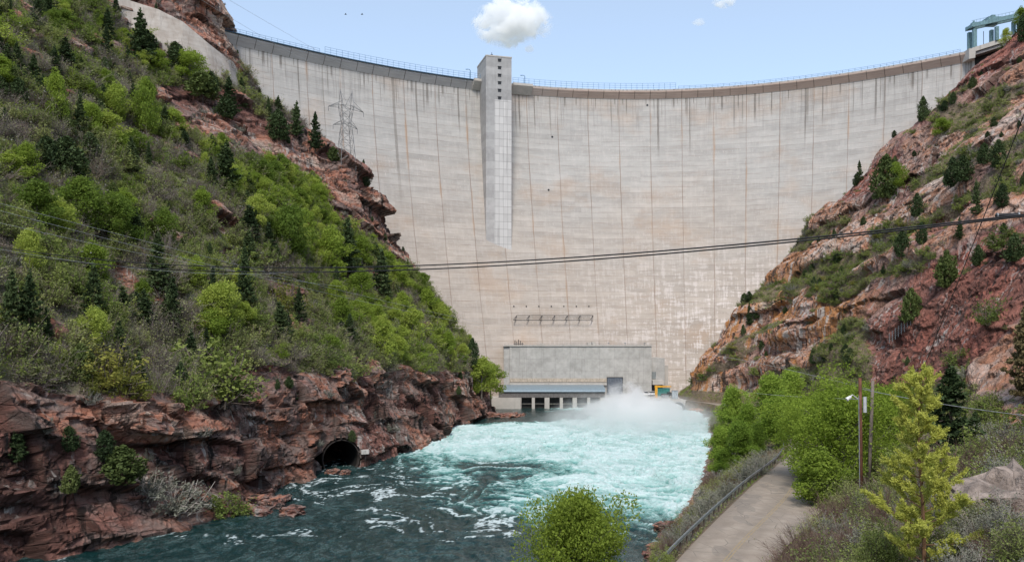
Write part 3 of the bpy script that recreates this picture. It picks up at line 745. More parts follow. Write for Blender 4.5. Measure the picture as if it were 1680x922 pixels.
pp = empty('power_plant', (wx(950), PY, 0)); tag(pp, 'long grey concrete power plant with blue-grey curved roof at the foot of the dam', 'power plant')
L_ = np.array(pp.location)
def bx(name, mt, px0, px1, py0, py1, Y0, Y1, ref=PY, bevel=0):
    t = MB(); t.box(wx(px0, ref) - L_[0], wx(px1, ref) - L_[0], Y0 - L_[1], Y1 - L_[1], wz(py1, ref), wz(py0, ref)); return t.build(name, mt, pp, bevel=bevel)
bx('wall', pw.m, 836, 1069, 568, 656, 325, 345)
bx('side_wall', pw.m, 826.5, 835.8, 569, 640, 325.5, 344)
bx('roof_edge', conc_m, 825, 1070, 566.2, 568, 324.6, 345.5)
t = MB(); z0_ = wz(568)
for px in np.arange(828, 1070, 6.0): t.bar((wx(px)-L_[0], -.2, z0_), (wx(px)-L_[0], -.2, z0_+1.1), .04)
for q in (.55, 1.1): t.bar((wx(828)-L_[0], -.2, z0_+q), (wx(1069)-L_[0], -.2, z0_+q), .035)
t.build('roof_railing', galv, pp)
bx('roof_house', conc_m, 966, 972.5, 562, 568, 330, 334); bx('roof_house', conc_m, 973.5, 979, 561, 568, 330, 334); bx('roof_house', conc_m, 887, 893, 563.5, 568, 330, 334)
for k, px in enumerate((845, 848, 851, 854, 857)): t = MB(); t.tube([(wx(px)-L_[0], 4, wz(568)), (wx(px)-L_[0], 4, wz((558, 560, 557, 559, 562)[k]))], .16, 6); t.box(wx(px)-L_[0]-.6, wx(px)-L_[0]+.6, 3.8, 4.2, wz(564.5), wz(563.8)); t.build('vent_pipe', darkst, pp)
for px in (999, 1026, 1058): t = MB(); t.tube([(wx(px)-L_[0], .5, wz(568)), (wx(px)-L_[0], .5, wz(562.5))], .1, 6); t.tube([(wx(px)-L_[0], .5, wz(563.2)), (wx(px)-L_[0], .5, wz(562))], .35, 8); t.build('roof_lamp', galv, pp)
# string course and pale strip
tanc = simple('tan_concrete', (.42, .36, .29), .85)
bx('ledge', tanc, 836.3, 995, 620.5, 626.5, 324.8, 325.2)
bx('ledge', conc_m, 836.3, 995, 628.2, 631.5, 324.2, 325.2)
sl = bx('door', simple('grey_blue_shutter', (.17, .19, .22), .5, .2), 996.5, 1021, 619.5, 647, 324.85, 325.3)
t = MB()
for k in range(22): zz = wz(647) + (wz(619.5)-wz(647))*k/22; t.box(wx(996.5)-L_[0]+.1, wx(1021)-L_[0]-.1, -.22, -.15, zz, zz+.13)
t.build('door_slats', simple('shutter_ribs', (.13, .15, .18), .5, .2), pp)
t = MB(); t.box(wx(995.5)-L_[0], wx(996.5)-L_[0], -.3, .1, wz(647), wz(618.5)); t.box(wx(1021)-L_[0], wx(1022)-L_[0], -.3, .1, wz(647), wz(618.5)); t.box(wx(996.5)-L_[0], wx(1021)-L_[0], -.3, .1, wz(619.5), wz(618.5)); t.build('door_frame', darkst, pp)
# curved roof over the draft tube gates
DY = 316.0
t = MB(); x0, x1 = wx(826, 318)-L_[0], wx(992, 318)-L_[0]; n = 12; vs_ = []
zt, zb = wz(632, 320), wz(642.5, 316)
for X in (x0, x1):
    for k in range(n+1): a = math.pi/2*k/n; vs_.append((X, 324.6 - L_[1] - (324.6-DY+.6)*math.sin(a), zb + (zt-zb)*math.cos(a)))
    vs_.append((X, 324.6 - L_[1], zb))
m_ = n + 2; fs_ = [tuple(range(m_)), tuple(range(m_, 2*m_))[::-1]] + [(k, k+m_, (k+1) % m_ + m_, (k+1) % m_) for k in range(m_)]
t.add(vs_, fs_); t.build('curved_roof', simple('blue_grey_sheet_roof', (.22, .28, .32), .4, .2, .12), pp)
bx('fascia', simple('dark_grey_fascia', (.14, .13, .125), .8), 818, 992.5, 643, 652, DY, 324.5, 316)
for px in (855, 872.5, 893.5, 918.5, 939.5, 963.5, 985):
    pass
piers = [(854.5, 855.5), (872.5, 877.5), (893.5, 901.5), (918.5, 923.5), (939.5, 946.5), (963.5, 968.5), (985, 992.5)]
for a, b in piers: bx('pier', conc_m, a, b, 652.2, 676, DY, 324.5, 316)
for (a, b), (c, d_) in zip(piers[:-1], piers[1:]):
    bx('gate', simple('dark_bay', (.055, .05, .045), .7), b, c, 652.2, 676, 319.5, 320.2, 316)
    bx('gate_beam', tanc, b + .1, c - .1, 662.3, 664, 318.6, 319.4, 316)
bx('wing_wall', conc_m, 806, 854.2, 652.2, 678, 315, 324.5, 316)
bx('wing_wall', conc_m, 822, 835.6, 640.6, 652, 325, 340)
bx('annex', pw.m, 1069.5, 1092, 587.5, 632, 327, 345); bx('annex_lower', conc_m, 1092.3, 1101, 600, 633, 331, 345)
bx('annex_door', simple('annex_grey_shutter', (.20, .22, .22), .6), 1070.5, 1077.5, 610, 621.5, 326.8, 327.3)
bx('canopy', conc_m, 1069.5, 1087.5, 623.5, 630.5, 322.5, 327.2); bx('canopy_opening', dark, 1070, 1088, 630.8, 641, 326, 327.5)

# yard deck in front of the door, with its retaining wall and railing
t = MB(); zt = 4.25
poly = [(wx(992, 318)+.1, 324.9), (wx(992, 318)+.1, 316.5), (42, 312), (50, 308), (58, 303), (66, 300), (74, 300), (74, 345), (54, 345), (54, 324.9)]
t.prism([(a, b, -5) for a, b in poly], (0, 0, 5 + zt)); yard = t.build('retaining_wall', conc_m); tag(yard, 'low concrete retaining wall and parking yard right of the power plant', 'retaining wall')
rl = empty('railing', (50, 308, zt)); tag(rl, 'thin grey railing round the edge of the parking yard above the jets', 'railing')
t = MB(); edge_ = [(35, 316.9), (42, 312.4), (50, 308.4), (58, 303.4), (66, 300.4), (73, 300.4)]
ep = [np.array([a-50, b-308, 0.]) for a, b in edge_]
for q in (.55, 1.1): t.tube([p + [0, 0, q] for p in ep], .035, 4)
t.build('rail', galv, rl)
for a, b in zip(ep[:-1], ep[1:]):
    for k in range(4): t = MB(); p = a + (b-a)*k/4; t.bar(p, p + [0, 0, 1.1], .04); t.build('post', galv, rl)

# sluice valves where the jets leave
for (px, py, r_, lb) in ((1088, 668, 2.0, 'left one of the two big steel outlet pipes at the dam toe'), (1112, 672, 2.4, 'right one of the two big steel outlet pipes at the dam toe')):
    Y_ = 300.5 if px > 1100 else 303.5
    p = at(px, py, Y_); rt = empty('outlet_pipe', p); tag(rt, lb, 'outlet pipe', 'outlet pipes under the parking yard')
    t = MB(); t.tube([(1.5, 4, .6), (0, 0, 0)], r_, 20); t.build('barrel', galv, rt, smooth=False)
    t = MB(); t.tube([(.1, .3, .05), (-.1, -.3, -.05)], r_ + .25, 20); t.build('flange', darkst, rt)
# ---------------------------------------------------------------- river
yW = spacing([(-60, 60, 3), (60, 160, .28), (160, 260, .42), (260, 330, .6)])
xW = np.linspace(0, 1, 520)
def bankx(tab, k): 
    ks = sorted(tab); return lambda yy: np.interp(yy, ks, [tab[q][k] if not isinstance(tab[q][k], tuple) else tab[q][k][0] for q in ks])
xl = np.interp(yW, sorted(LS), [LS[q][0] for q in sorted(LS)]) - 12 ; xr = np.interp(yW, sorted(RS), [RS[q][0][0] for q in sorted(RS)]) + 9
xl = np.where(yW > 296, np.minimum(xl, -14), xl)
PW = np.zeros((len(yW), len(xW), 3)); PW[..., 0] = xl[:, None] * (1 - xW) + xr[:, None] * xW; PW[..., 1] = yW[:, None]
x, y = PW[..., 0], PW[..., 1]; o0 = x * 0
calm = sstep(252, 268, y + fbm(x*.05, y*.05, o0, 3, 7) * 14) * sstep(34, 12, x + (y - 285) * .1 + fbm(x*.08, y*.08, o0+3, 3, 8) * 12)
zone = (y - 150 + 1.15 * x) / 60
big = fbm(x * .03, y * .022, o0, 3, 200)
aer = np.clip(.5 + zone + big * .9, 0, 1) * (1 - calm * .93)
aer = np.maximum(aer, .10 * sstep(0, 1, big + .5))
wx_ = x + fbm(x*.09, y*.06, o0, 3, 210) * 9; wy_ = y + fbm(x*.09, y*.06, o0+9, 3, 211) * 11
rg = lambda a, b, s: 1 - np.abs(fbm(a, b, o0 + s, 4, 220 + s, .55)) * 2.6
r1 = rg(wx_ * .075, wy_ * .055, 1); r2 = rg(wx_ * .19, wy_ * .14, 2); r3 = rg(wx_ * .55, wy_ * .42, 3); r4 = rg(x * 1.4, y * 1.1, 4)
turb = .30 + .7 * aer - .22 * calm
amp = .34 + .5 * aer; amp = amp * (1 - .8 * calm)
hgt = (r1 * .35 + r2 * .46 + r3 * .40 + r4 * .20 - .65) * amp
jet = np.exp(-(((x - 38) / 24) ** 2 + ((y - 284) / 17) ** 2))
hgt += jet * (2.6 + 1.6 * fbm(x*.25, y*.25, o0, 4, 230) + .6 * fbm(x*.9, y*.9, o0, 3, 231))
PW[..., 2] = hgt
lace = (r2 * .42 + r3 * .36 + r4 * .22)
nearL = sstep(6.5, 1.0, x - np.interp(y, sorted(LS), [LS[q][1] for q in sorted(LS)]) + fbm(x*.2, y*.2, o0, 3, 250) * 5) * sstep(235, 130, y) * sstep(-.1, .35, fbm(y*.06, x*.06, o0, 3, 251) + .15)
nearR = sstep(6, 1.0, np.interp(y, sorted(RS), [RS[q][1][0] for q in sorted(RS)]) - x + fbm(x*.2, y*.2, o0, 3, 255) * 4) * .6
level = aer * .62 - .10 * (1 - aer) + jet * 1.3 + nearL * .8 + nearR * .3 + big * .16 * (aer > .1)
foam = sstep(.74 - level * .70, 1.16 - level * .28, lace + .10) * (.35 + .65 * sstep(.0, .35, aer))
caps = sstep(.58, .74, r1 * .5 + r2 * .5) * sstep(.45, .8, r3 * .6 + r4 * .4) * sstep(-.15, .25, fbm(x*.05, y*.05, o0, 2, 260) + .12)
foam = np.clip(foam * (aer > .03) * (1 - calm * .8) + caps * .95 * (1 - calm), 0, 1)
glow = sstep(.1, .9, aer + (lace - .6) * .55)
wm = Mat('river_water', .08, .5)
A, Fm = wm.attr('aer'), wm.attr('foam'); Pw = wm.pos()
nz = wm.noise(wm.pos((1.2, .8, 1)), 1, 6, .7, .8); nz2 = wm.noise(wm.pos((.35, .22, 1)), 1, 5, .65, 1.2); nzf = wm.noise(wm.pos((4, 3, 3)), 1, 5, .75)
c = wm.ramp((A + (nz2 - .5) * .5).clamp(), [(0, (.004, .024, .024)), (.22, (.014, .070, .066)), (.5, (.085, .24, .22)), (.78, (.21, .42, .39)), (1, (.42, .60, .58))])
Fx = (Fm + (nz - .5) * .9 * Fm.ss(0, .25) + (nzf - .5) * .4 * Fm.ss(0, .1)).ss(.22, 1.0)
fib = (wm.noise(wm.pos((.9, .55, 1), (0, 0, .5)), 1, 7, .78, 2.5) - .5).abs().ss(.0, .045).inv() * A.ss(0, .6, .16, .6)
Fx = (Fx + fib * nz2.ss(.42, .6)).clamp()
c = wm.mix(nzf.ss(.5, .75) * A.ss(0, .5, .14, .4), c, (.12, .27, .26)); c = wm.mix(Fx * (nz.ss(.3, .6, .5, .95)) * A.ss(.3, 1, 1.0, .75), c, (.62, .71, .72)); wm.color(c)
rr = Fx * .55 + .10 + A * .2; wm.nt.links.new(rr.k, wm.b.inputs['Roughness'])
wm.b.inputs['IOR'].default_value = 1.33
wm.bump(nz * .5 + wm.noise(wm.pos((5, 3.5, 1)), 1, 5, .7) * .22 + wm.noise(wm.pos((.5, .4, .5)), 1, 3) * .5, .5, .9)
river = link('river', mesh_np('river', PW.reshape(-1, 3), grid_faces(len(yW), len(xW)), wm.m, True, attrs=dict(aer=glow, foam=foam)))
tag(river, kind='structure')

# jets and the cloud of spray they throw up
jm = Mat('white_water', .6, .3); jn = jm.noise(jm.pos((1, 1, 2)), 1.5, 6, .75); jm.color(jm.mix(jn.ss(.3, .7), (.72, .77, .80), (.9, .92, .93))); jm.bump(jn, .6)
for (px, py, Y_, dx, seed, lb) in ((1088, 668, 303.5, -17, 1, 'left jet of white water from the outlet pipes'), (1112, 672, 300.5, -15, 2, 'right jet of white water from the outlet pipes')):
    p0 = at(px, py, Y_); nu, nv = 46, 36; tt = np.linspace(0, 1, nu); th = np.linspace(0, 2*math.pi, nv)
    T_, TH = np.meshgrid(tt, th, indexing='ij')
    rad = (1.95 + T_ * 2.0) * (1 + .0 * T_)
    cx = p0[0] + dx * T_ ; cy = p0[1] - 15 * T_; cz = p0[2] + 2.2 * T_ - 5.5 * T_**2
    Vx = cx + rad * np.cos(TH) * .75; Vy = cy + rad * np.cos(TH) * -.65; Vz = cz + rad * np.sin(TH)
    k = fbm(Vx*.5, Vy*.5, Vz*.5, 4, 300+seed) * 1.4 * T_ + fbm(Vx*1.5, Vy*1.5, Vz*1.5, 3, 310+seed) * (.15 + .5 * T_)
    V_ = np.stack([Vx + k*np.cos(TH)*.75, Vy - k*np.cos(TH)*.65, Vz + k*np.sin(TH)], -1)
    o = link('water_jet', mesh_np('water_jet', V_.reshape(-1, 3), grid_faces(nu, nv), jm.m, True)); tag(o, lb, 'water jet', kind='stuff')
sv = bpy.data.materials.new('spray_mist'); sv.use_nodes = True; nt = sv.node_tree; nt.nodes.clear()
M2 = Mat.__new__(Mat); M2.nt = nt; M2.m = sv
out = nt.nodes.new('ShaderNodeOutputMaterial'); pv = nt.nodes.new('ShaderNodeVolumePrincipled'); nt.links.new(pv.outputs[0], out.inputs['Volume'])
pv.inputs['Color'].default_value = (.995, .997, 1, 1); pv.inputs['Anisotropy'].default_value = .2
Pm = M2.node('ShaderNodeNewGeometry').outputs['Position']; sx2 = M2.node('ShaderNodeSeparateXYZ'); nt.links.new(Pm, sx2.inputs[0])
X_, Y_, Z_ = (E(nt, sx2.outputs[k]) for k in range(3))
pl = M2.noise(M2.pos((.12, .12, .11)), 1, 6, .68, .9)
ex = ((X_ - 39) / 20).pow(2.0); ey = ((Y_ - 279) / 24).pow(2.0)
core = (ex + ey).ss(0, 1.0).inv()
top_ = core * 7.6 + .8 + (pl - .5) * 28 * core
veil = (((X_ - 36) / 34).pow(2.0) + ((Y_ - 256) / 44).pow(2.0)).ss(.05, 1.0).inv()
vt = veil * 9.0 + .5 + (pl - .5) * 16 * veil
dens = (Z_ / top_).ss(.35, 1.05).inv() * core.ss(.02, .6) * (pl.ss(.32, .58)) * .8 + (Z_ / vt).ss(.1, 1.1).inv() * veil * pl.ss(.32, .66) * .11
dens = dens * (X_.ss(48, 54) * Y_.ss(283, 291)).inv(); nt.links.new(dens.k, pv.inputs['Density'])
t = MB(); n_ = 28; ring = [(36 + 36*math.cos(2*math.pi*k/n_), 262 + 48*math.sin(2*math.pi*k/n_)) for k in range(n_)]
t.prism([(a, b, -2) for a, b in ring], (0, 0, 15)); o = t.build('spray', sv); tag(o, 'cloud of white spray over the outlet jets at the foot of the dam', 'spray', kind='stuff')

# ---------------------------------------------------------------- road
ks = sorted(RS); rdL = np.array([RS[k][2] for k in ks]); rdR = np.array([RS[k][3] for k in ks])
yr = np.arange(-58, 302, 1.0)
a = pchip(ks, rdL, yr); b = pchip(ks, rdR, yr)
tt = np.linspace(0, 1, 15); PRd = np.zeros((len(yr), 15, 3))
PRd[..., 0] = a[:, 0][:, None] + (b - a)[:, 0][:, None] * (tt * .94 + .03); PRd[..., 1] = yr[:, None]; PRd[..., 2] = a[:, 1][:, None] + .03 + .06 * (1 - (2*tt - 1)**2)
rm = Mat('worn_road', .9, .2); T1 = rm.attr('tv'); Pq = rm.pos(); r_n = rm.noise(Pq, .6, 6, .65); r_f = rm.noise(Pq, 14, 4, .8)
wheel = ((T1 - .27).abs().ss(.02, .14).inv() + (T1 - .73).abs().ss(.02, .14).inv()) * .14
c = rm.tint(rm.mix(r_n.ss(.3, .7), (.26, .215, .175), (.335, .285, .235)), r_f * .35 + wheel + .78)
long_ = rm.noise(rm.pos((1.6, .1, 1), (0, 0, -.38)), 1, 5, .7); c = rm.mix(long_.ss(.5, .7) * .35, c, (.22, .19, .175))
ed = (T1 - .5).abs().ss(.40, .5) * r_n.ss(.35, .6); c = rm.mix(ed * .7, c, (.22, .18, .14)); ckv = rm.vor(rm.pos((1, .6, 1)), .45, 'DISTANCE_TO_EDGE'); c = rm.mix(ckv.ss(0, .018).inv() * r_n.ss(.4, .6) * .7, c, (.08, .07, .06)); c = rm.mix(rm.noise(rm.pos((1, .35, 1)), .4, 2).ss(.60, .62) * .35, c, (.16, .145, .13))
rm.color(c); rm.bump(r_f, .02)
road = link('road', mesh_np('road', PRd.reshape(-1, 3), grid_faces(len(yr), 15), rm.m, True, attrs=dict(tv=np.broadcast_to(tt, PRd.shape[:2]).copy()))); tag(road, kind='structure')
ym = Mat('faded_yellow_paint', .8); yn = ym.noise(ym.pos(), 3, 5, .8); ym.color(ym.mix(yn.ss(.45, .62), (.33, .25, .13), (.27, .225, .185)))
for q in (-.14, .14):
    cxx = (PRd[:, 7, 0] + q); V_ = np.stack([np.stack([cxx-.06, yr, PRd[:, 7, 2]+.006], -1), np.stack([cxx+.06, yr, PRd[:, 7, 2]+.006], -1)], 1)
    o = link('road_marking', mesh_np('road_marking', V_.reshape(-1, 3), grid_faces(len(yr), 2), ym.m)); tag(o, kind='structure')
# pipe guard rail on posts along the river side
gr = empty('guardrail', (11.0, 62, 9.6)); tag(gr, 'grey steel guardrail along the river side of the road, curving up from the bottom edge', 'guardrail')
gl_ = np.array(gr.location)
gy_ = np.arange(46, 150, .8); ga = pchip(ks, rdL, gy_); gp_ = [np.array([q[0] - .45, yy, q[1] + .02]) - gl_ for q, yy in zip(ga, gy_)]
prof_ = [(-.04, .42), (.03, .50), (-.04, .58), (.03, .66), (-.04, .74), (-.09, .74), (-.09, .42)]
V_ = np.array([[p + np.array([a_, 0, b_]) for a_, b_ in prof_ + prof_[:1]] for p in gp_])
grm = simple('guardrail_steel', (.33, .36, .39), .4, .6, .15)
link('rail', mesh_np('rail', V_.reshape(-1, 3), grid_faces(len(gp_), 8), grm), gr)
pm_ = None
for i in range(0, len(gp_), 3):
    if pm_ is None: t = MB(); t.box(-.2, -.09, -.07, .07, -.3, .72); o = t.build('post', simple('post_wood', (.12, .09, .07)), gr); pm_ = o.data
    else: o = link('post', pm_, gr)
    o.location = gp_[i]

# ---------------------------------------------------------------- tunnel mouth collar
tm = empty('tunnel', tuple(TC - TA * .2)); tag(tm, 'dark arched diversion tunnel mouth with thin concrete ring at the waterline of the left cliff', 'tunnel')
lat1 = np.array([TA[1], -TA[0], 0]); upv = np.array([0, 0, 1.0])
def ringmesh(r0, r1, d0, d1, n=40):
    vs_, fs_ = [], []
    for k in range(n+1):
        a = -0.6 + (math.pi + 1.2) * k / n; e = lat1 * math.cos(a) + upv * math.sin(a)
        for r_, d_ in ((r0, d0), (r1, d0), (r1, d1), (r0, d1)): vs_.append(e * r_ + TA * d_)
    for k in range(n):
        for q in range(4): fs_.append((4*k+q, 4*k+(q+1) % 4, 4*k+4+(q+1) % 4, 4*k+4+q))
    return MB().add(vs_, fs_)
tun_c = simple('dark_tunnel_concrete', (.045, .038, .034), .8, 0, .5, 1.2, .03)  # dark concrete base colour with random tone, for ring and anchor blocks
ringmesh(TR - .12, TR + .06, .25, 1.6).build('portal_ring', tun_c, tm)
ringmesh(TR - .12, TR + .1, 1.2, 30).build('lining', simple('dark_lining', (.008, .008, .008), .95), tm)  # near-black lining: darkness inside the bore is put into its colour
e = lat1 * (TR + .2); t = MB(); t.prism([e + upv * .7 + TA*-.5, e + upv * 1.6 + TA*-.5, e + upv * 1.6 + lat1*1.6 + TA*-.5, e + upv * .7 + lat1*1.6+ TA*-.5], TA * .5); t.build('marker_plate', simple('pale_plate', (.5, .48, .45)), tm)
for q in (-.1, .5, -.7): t = MB(); e = upv * (TR + .2) + lat1 * q * 2; t.prism([e - lat1*.15 + TA*-.4, e + lat1*.15 + TA*-.4, e + lat1*.15 + upv*.9 + TA*-.4, e - lat1*.15 + upv*.9 + TA*-.4], TA*.3); t.build('anchor_block', tun_c, tm)

# ---------------------------------------------------------------- poles, wires, pylon
wood_r = simple('red_brown_pole_wood', (.13, .055, .035), .8, 0, .4, 3); wood_g = simple('weathered_grey_pole_wood', (.17, .14, .12), .85, 0, .35, 3)
def pole(px, pyt, pyb, Y, r, m_, label, lean=0):
    b_ = at(px, pyb, Y); tp = at(px + lean, pyt, Y); b_[2] = min(b_[2], height(b_[0], Y)) - .5
    rt = empty('utility_pole', b_); tag(rt, label, 'utility pole'); d_ = tp - b_
    t = MB(); t.tube([(0, 0, 0), d_ * .5, d_], [r, r * .9, r * .78], 10); t.build('pole', m_, rt, smooth=True)
    return rt, d_
p1, d1_ = pole(1413, 620, 795, 82, .19, wood_r, 'red-brown wooden utility pole with a white lamp bracket beside the road', -2)
t = MB(); t.tube([d1_ + [-.3, -.2, -2.0], d1_ + [-.9, -.4, -1.6], d1_ + [-1.3, -.5, -1.9]], .05, 6); t.tube([d1_ + [-1.05, -.45, -1.75], d1_ + [-1.5, -.5, -2.05]], [.12, .2], 8); t.build('lamp', simple('white_paint', (.7, .7, .7)), p1)
t = MB(); t.tube([d1_ + [.35, -.3, -3.3], d1_ + [.35, -.3, -1.8]], .17, 10); t.build('transformer', simple('pale_grey_paint', (.5, .52, .54)), p1)
t = MB(); t.tube([(-.22, -.2, 0), d1_ + [-.2, -.2, -1.7]], .045, 6); t.build('conduit', galv, p1)
p2, d2_ = pole(1425, 624, 772, 92, .21, wood_g, 'leaning grey wooden utility pole just right of the red-brown one', 7)
pf, df_ = pole(1262, 610, 672, 262, .18, wood_g, 'small distant pole with a white crosspiece in front of the right cliff foot', 0)
t = MB(); t.bar(df_ + [0, -.2, -.4], df_ + [6.0, -.2, 1.4], .12); t.build('crosspiece', simple('white_paint_b', (.6, .6, .6)), pf)

cable_dark = simple('black_cable', (.018, .018, .02), .5); cable_pale = simple('bare_aluminium_wire', (.42, .43, .44), .4, .4)
def wire(A_, B_, sag, r, m_, label, name='cable', cat='cable', group=None, n=40):
    A_, B_ = np.array(A_), np.array(B_); pts = []
    for k in range(n + 1):
        q = k / n; p = A_ + (B_ - A_) * q; p = p - [0, 0, 4 * sag * q * (1 - q)]; pts.append(p - A_)
    t = MB(); t.tube(pts, r, 5); o = t.build(name, m_, smooth=True); o.location = A_; tag(o, label, cat, group); return o
def fit_wire(pa, pb, Ya, Yb, pm):
    """sag so that the span passes the photo point pm"""
    A_, B_ = at(*pa, Ya), at(*pb, Yb)
    q = np.linspace(0, 1, 400)[:, None]; P = A_ + (B_ - A_) * q; X = HX + F * P[:, 0] / P[:, 1]
    i = int(np.argmin(np.abs(X - pm[0]))); ztar = CH - (pm[1] - HY) * P[i, 1] / F; qq = q[i, 0]
    return A_, B_, (P[i, 2] - ztar) / (4 * qq * (1 - qq) + 1e-6)
for pa, pb, pm, lb in (((1800, 338), (-60, 394), (850, 428), 'upper one of the two long black cables sagging across the whole view'), ((1800, 340), (-60, 402), (850, 434), 'lower one of the two long black cables sagging across the whole view')):
    A_, B_, s = fit_wire(pa, pb, 48, 125, pm)
    wire(A_, B_, s, .055, cable_dark, lb, 'power_cable', 'cable', n=90)
    if 'upper' in lb: spA, spB, spS = A_, B_, s
cp = at(1653, 354, 51); sp2 = empty('cable_splice', cp); tag(sp2, 'dark splice case hanging on the black cables at the right edge', 'cable splice')
t = MB(); t.tube([(-.75, 0, 0), (-.65, 0, 0), (.65, 0, .04), (.75, 0, .04)], [.05, .13, .13, .05], 10); t.build('case', cable_dark, sp2)
t = MB(); t.tube([(-.68, 0, .02), (-.6, 0, .02)], .15, 10); t.tube([(.6, 0, .04), (.68, 0, .04)], .15, 10); t.build('clamp', galv, sp2)
A_, B_, s = fit_wire((1730, 60), (1480, 690), 70, 150, (1640, 290)); wire(A_, B_, s, .05, cable_dark, 'thin dark cable running steeply down across the right cliff', 'power_cable', 'cable')
A_, B_, s = fit_wire((1720, 520), (1655, 660), 100, 140, (1690, 590)); wire(A_, B_, s, .04, cable_dark, 'short dark cable down the red rock face at the right edge', 'power_cable', 'cable')
for pa, pb, Ya, Yb, pm, lb in (((-60, 318), (800, 532), 120, 290, (300, 412), 'uppermost pale wire descending across the left hillside'), ((-60, 330), (800, 536), 118, 290, (430, 456), 'second pale wire descending across the left hillside'),
      ((-60, 352), (560, 470), 110, 210, (200, 410), 'third pale wire crossing low on the left hillside'),
      ((-60, 398), (480, 447), 110, 170, (150, 432), 'pale wire just above the black cables at the left edge'),
      ((1160, 582), (1432, 640), 280, 92, (1300, 608), 'thin pale wire from the cliff foot to the grey utility pole'), ((1180, 634), (1412, 655), 270, 82, (1300, 650), 'thin pale wire low in front of the green roadside trees'),
      ((1414, 638), (1760, 690), 82, 60, (1500, 655), 'thin pale wire leaving the red-brown pole to the right'),
      ((330, 0), (640, 150), 180, 420, (420, 55), 'fainter left wire high in the sky above the dam'), ((365, -6), (700, 170), 180, 420, (470, 55), 'fainter right wire high in the sky above the dam')):
    A_, B_, s = fit_wire(pa, pb, Ya, Yb, pm); wire(A_, B_, s, .028 if Ya > 100 and pa[0] < 1000 else .03, cable_pale, lb, 'power_cable', 'wire')

# lattice tower on the left ridge
pyl = empty('lattice_pylon', at(568, 266, 292)); tag(pyl, 'grey steel lattice transmission tower on the left ridge in front of the dam', 'pylon')
pst = simple('pylon_steel', (.27, .27, .27), .5, .4)
mpp = 292 / F; Hh = 116 * mpp
def tp(u_, v_, z_):                                  # leg frame: u, v in -1..1, z in 0..1 of the body
    w = np.interp(z_, [0, .42, .55, .78, .82], [5.2, 3.5, 2.6, 4.2, 4.4]) * .5
    c, s = math.cos(.5), math.sin(.5); return np.array([(u_*c - v_*s) * w, (u_*s + v_*c) * w, z_ * Hh])
cor = [(-1, -1), (1, -1), (1, 1), (-1, 1)]; lev = [0, .15, .29, .42, .55, .66, .78]
for u_, v_ in cor:
    t = MB(); t.tube([tp(u_, v_, q) for q in [-.12] + lev], .10, 4); t.build('leg', pst, pyl)
for (a_, b_) in zip(cor, cor[1:] + cor[:1]):
    t = MB()
    for z0_, z1_ in zip(lev[:-1], lev[1:]):
        t.bar(tp(*a_, z0_), tp(*b_, z1_), .055); t.bar(tp(*b_, z0_), tp(*a_, z1_), .055); t.bar(tp(*a_, z1_), tp(*b_, z1_), .055)
    t.build('brace', pst, pyl)
c, s = math.cos(.5), math.sin(.5); ax_ = np.array([c, s, 0])
for z_, L1, L2 in ((.78, 6.2, 6.2), (.53, 4.6, 4.0)):
    t = MB(); zc = np.array([0, 0, z_ * Hh])
    for sg, L in ((-1, L1), (1, L2)):
        tip = zc + ax_ * sg * L + [0, 0, -.6 if sg < 0 else -1.2]
        for v_ in (-1, 1):
            t.bar(tp(sg, v_, z_), tip, .09); t.bar(tp(sg, v_, min(.78, z_ + .001)) + [0, 0, 1.3], tip, .09)
        t.bar(tip, tip + [0, 0, -1.6], .09)
    t.bar(tp(-1, -1, z_), tp(1, 1, z_), .08); t.build('crossarm', pst, pyl)
for sg in (-1, 1):
    t = MB(); pk = np.array([0, 0, Hh]) + ax_ * sg * 2.1
    for v_ in (-1, 1): t.bar(tp(sg, v_, .78), pk, .09); t.bar(tp(sg * .1, v_, .80), pk, .08)
    t.bar(pk, pk + [0, 0, .4], .1); t.build('peak', pst, pyl)

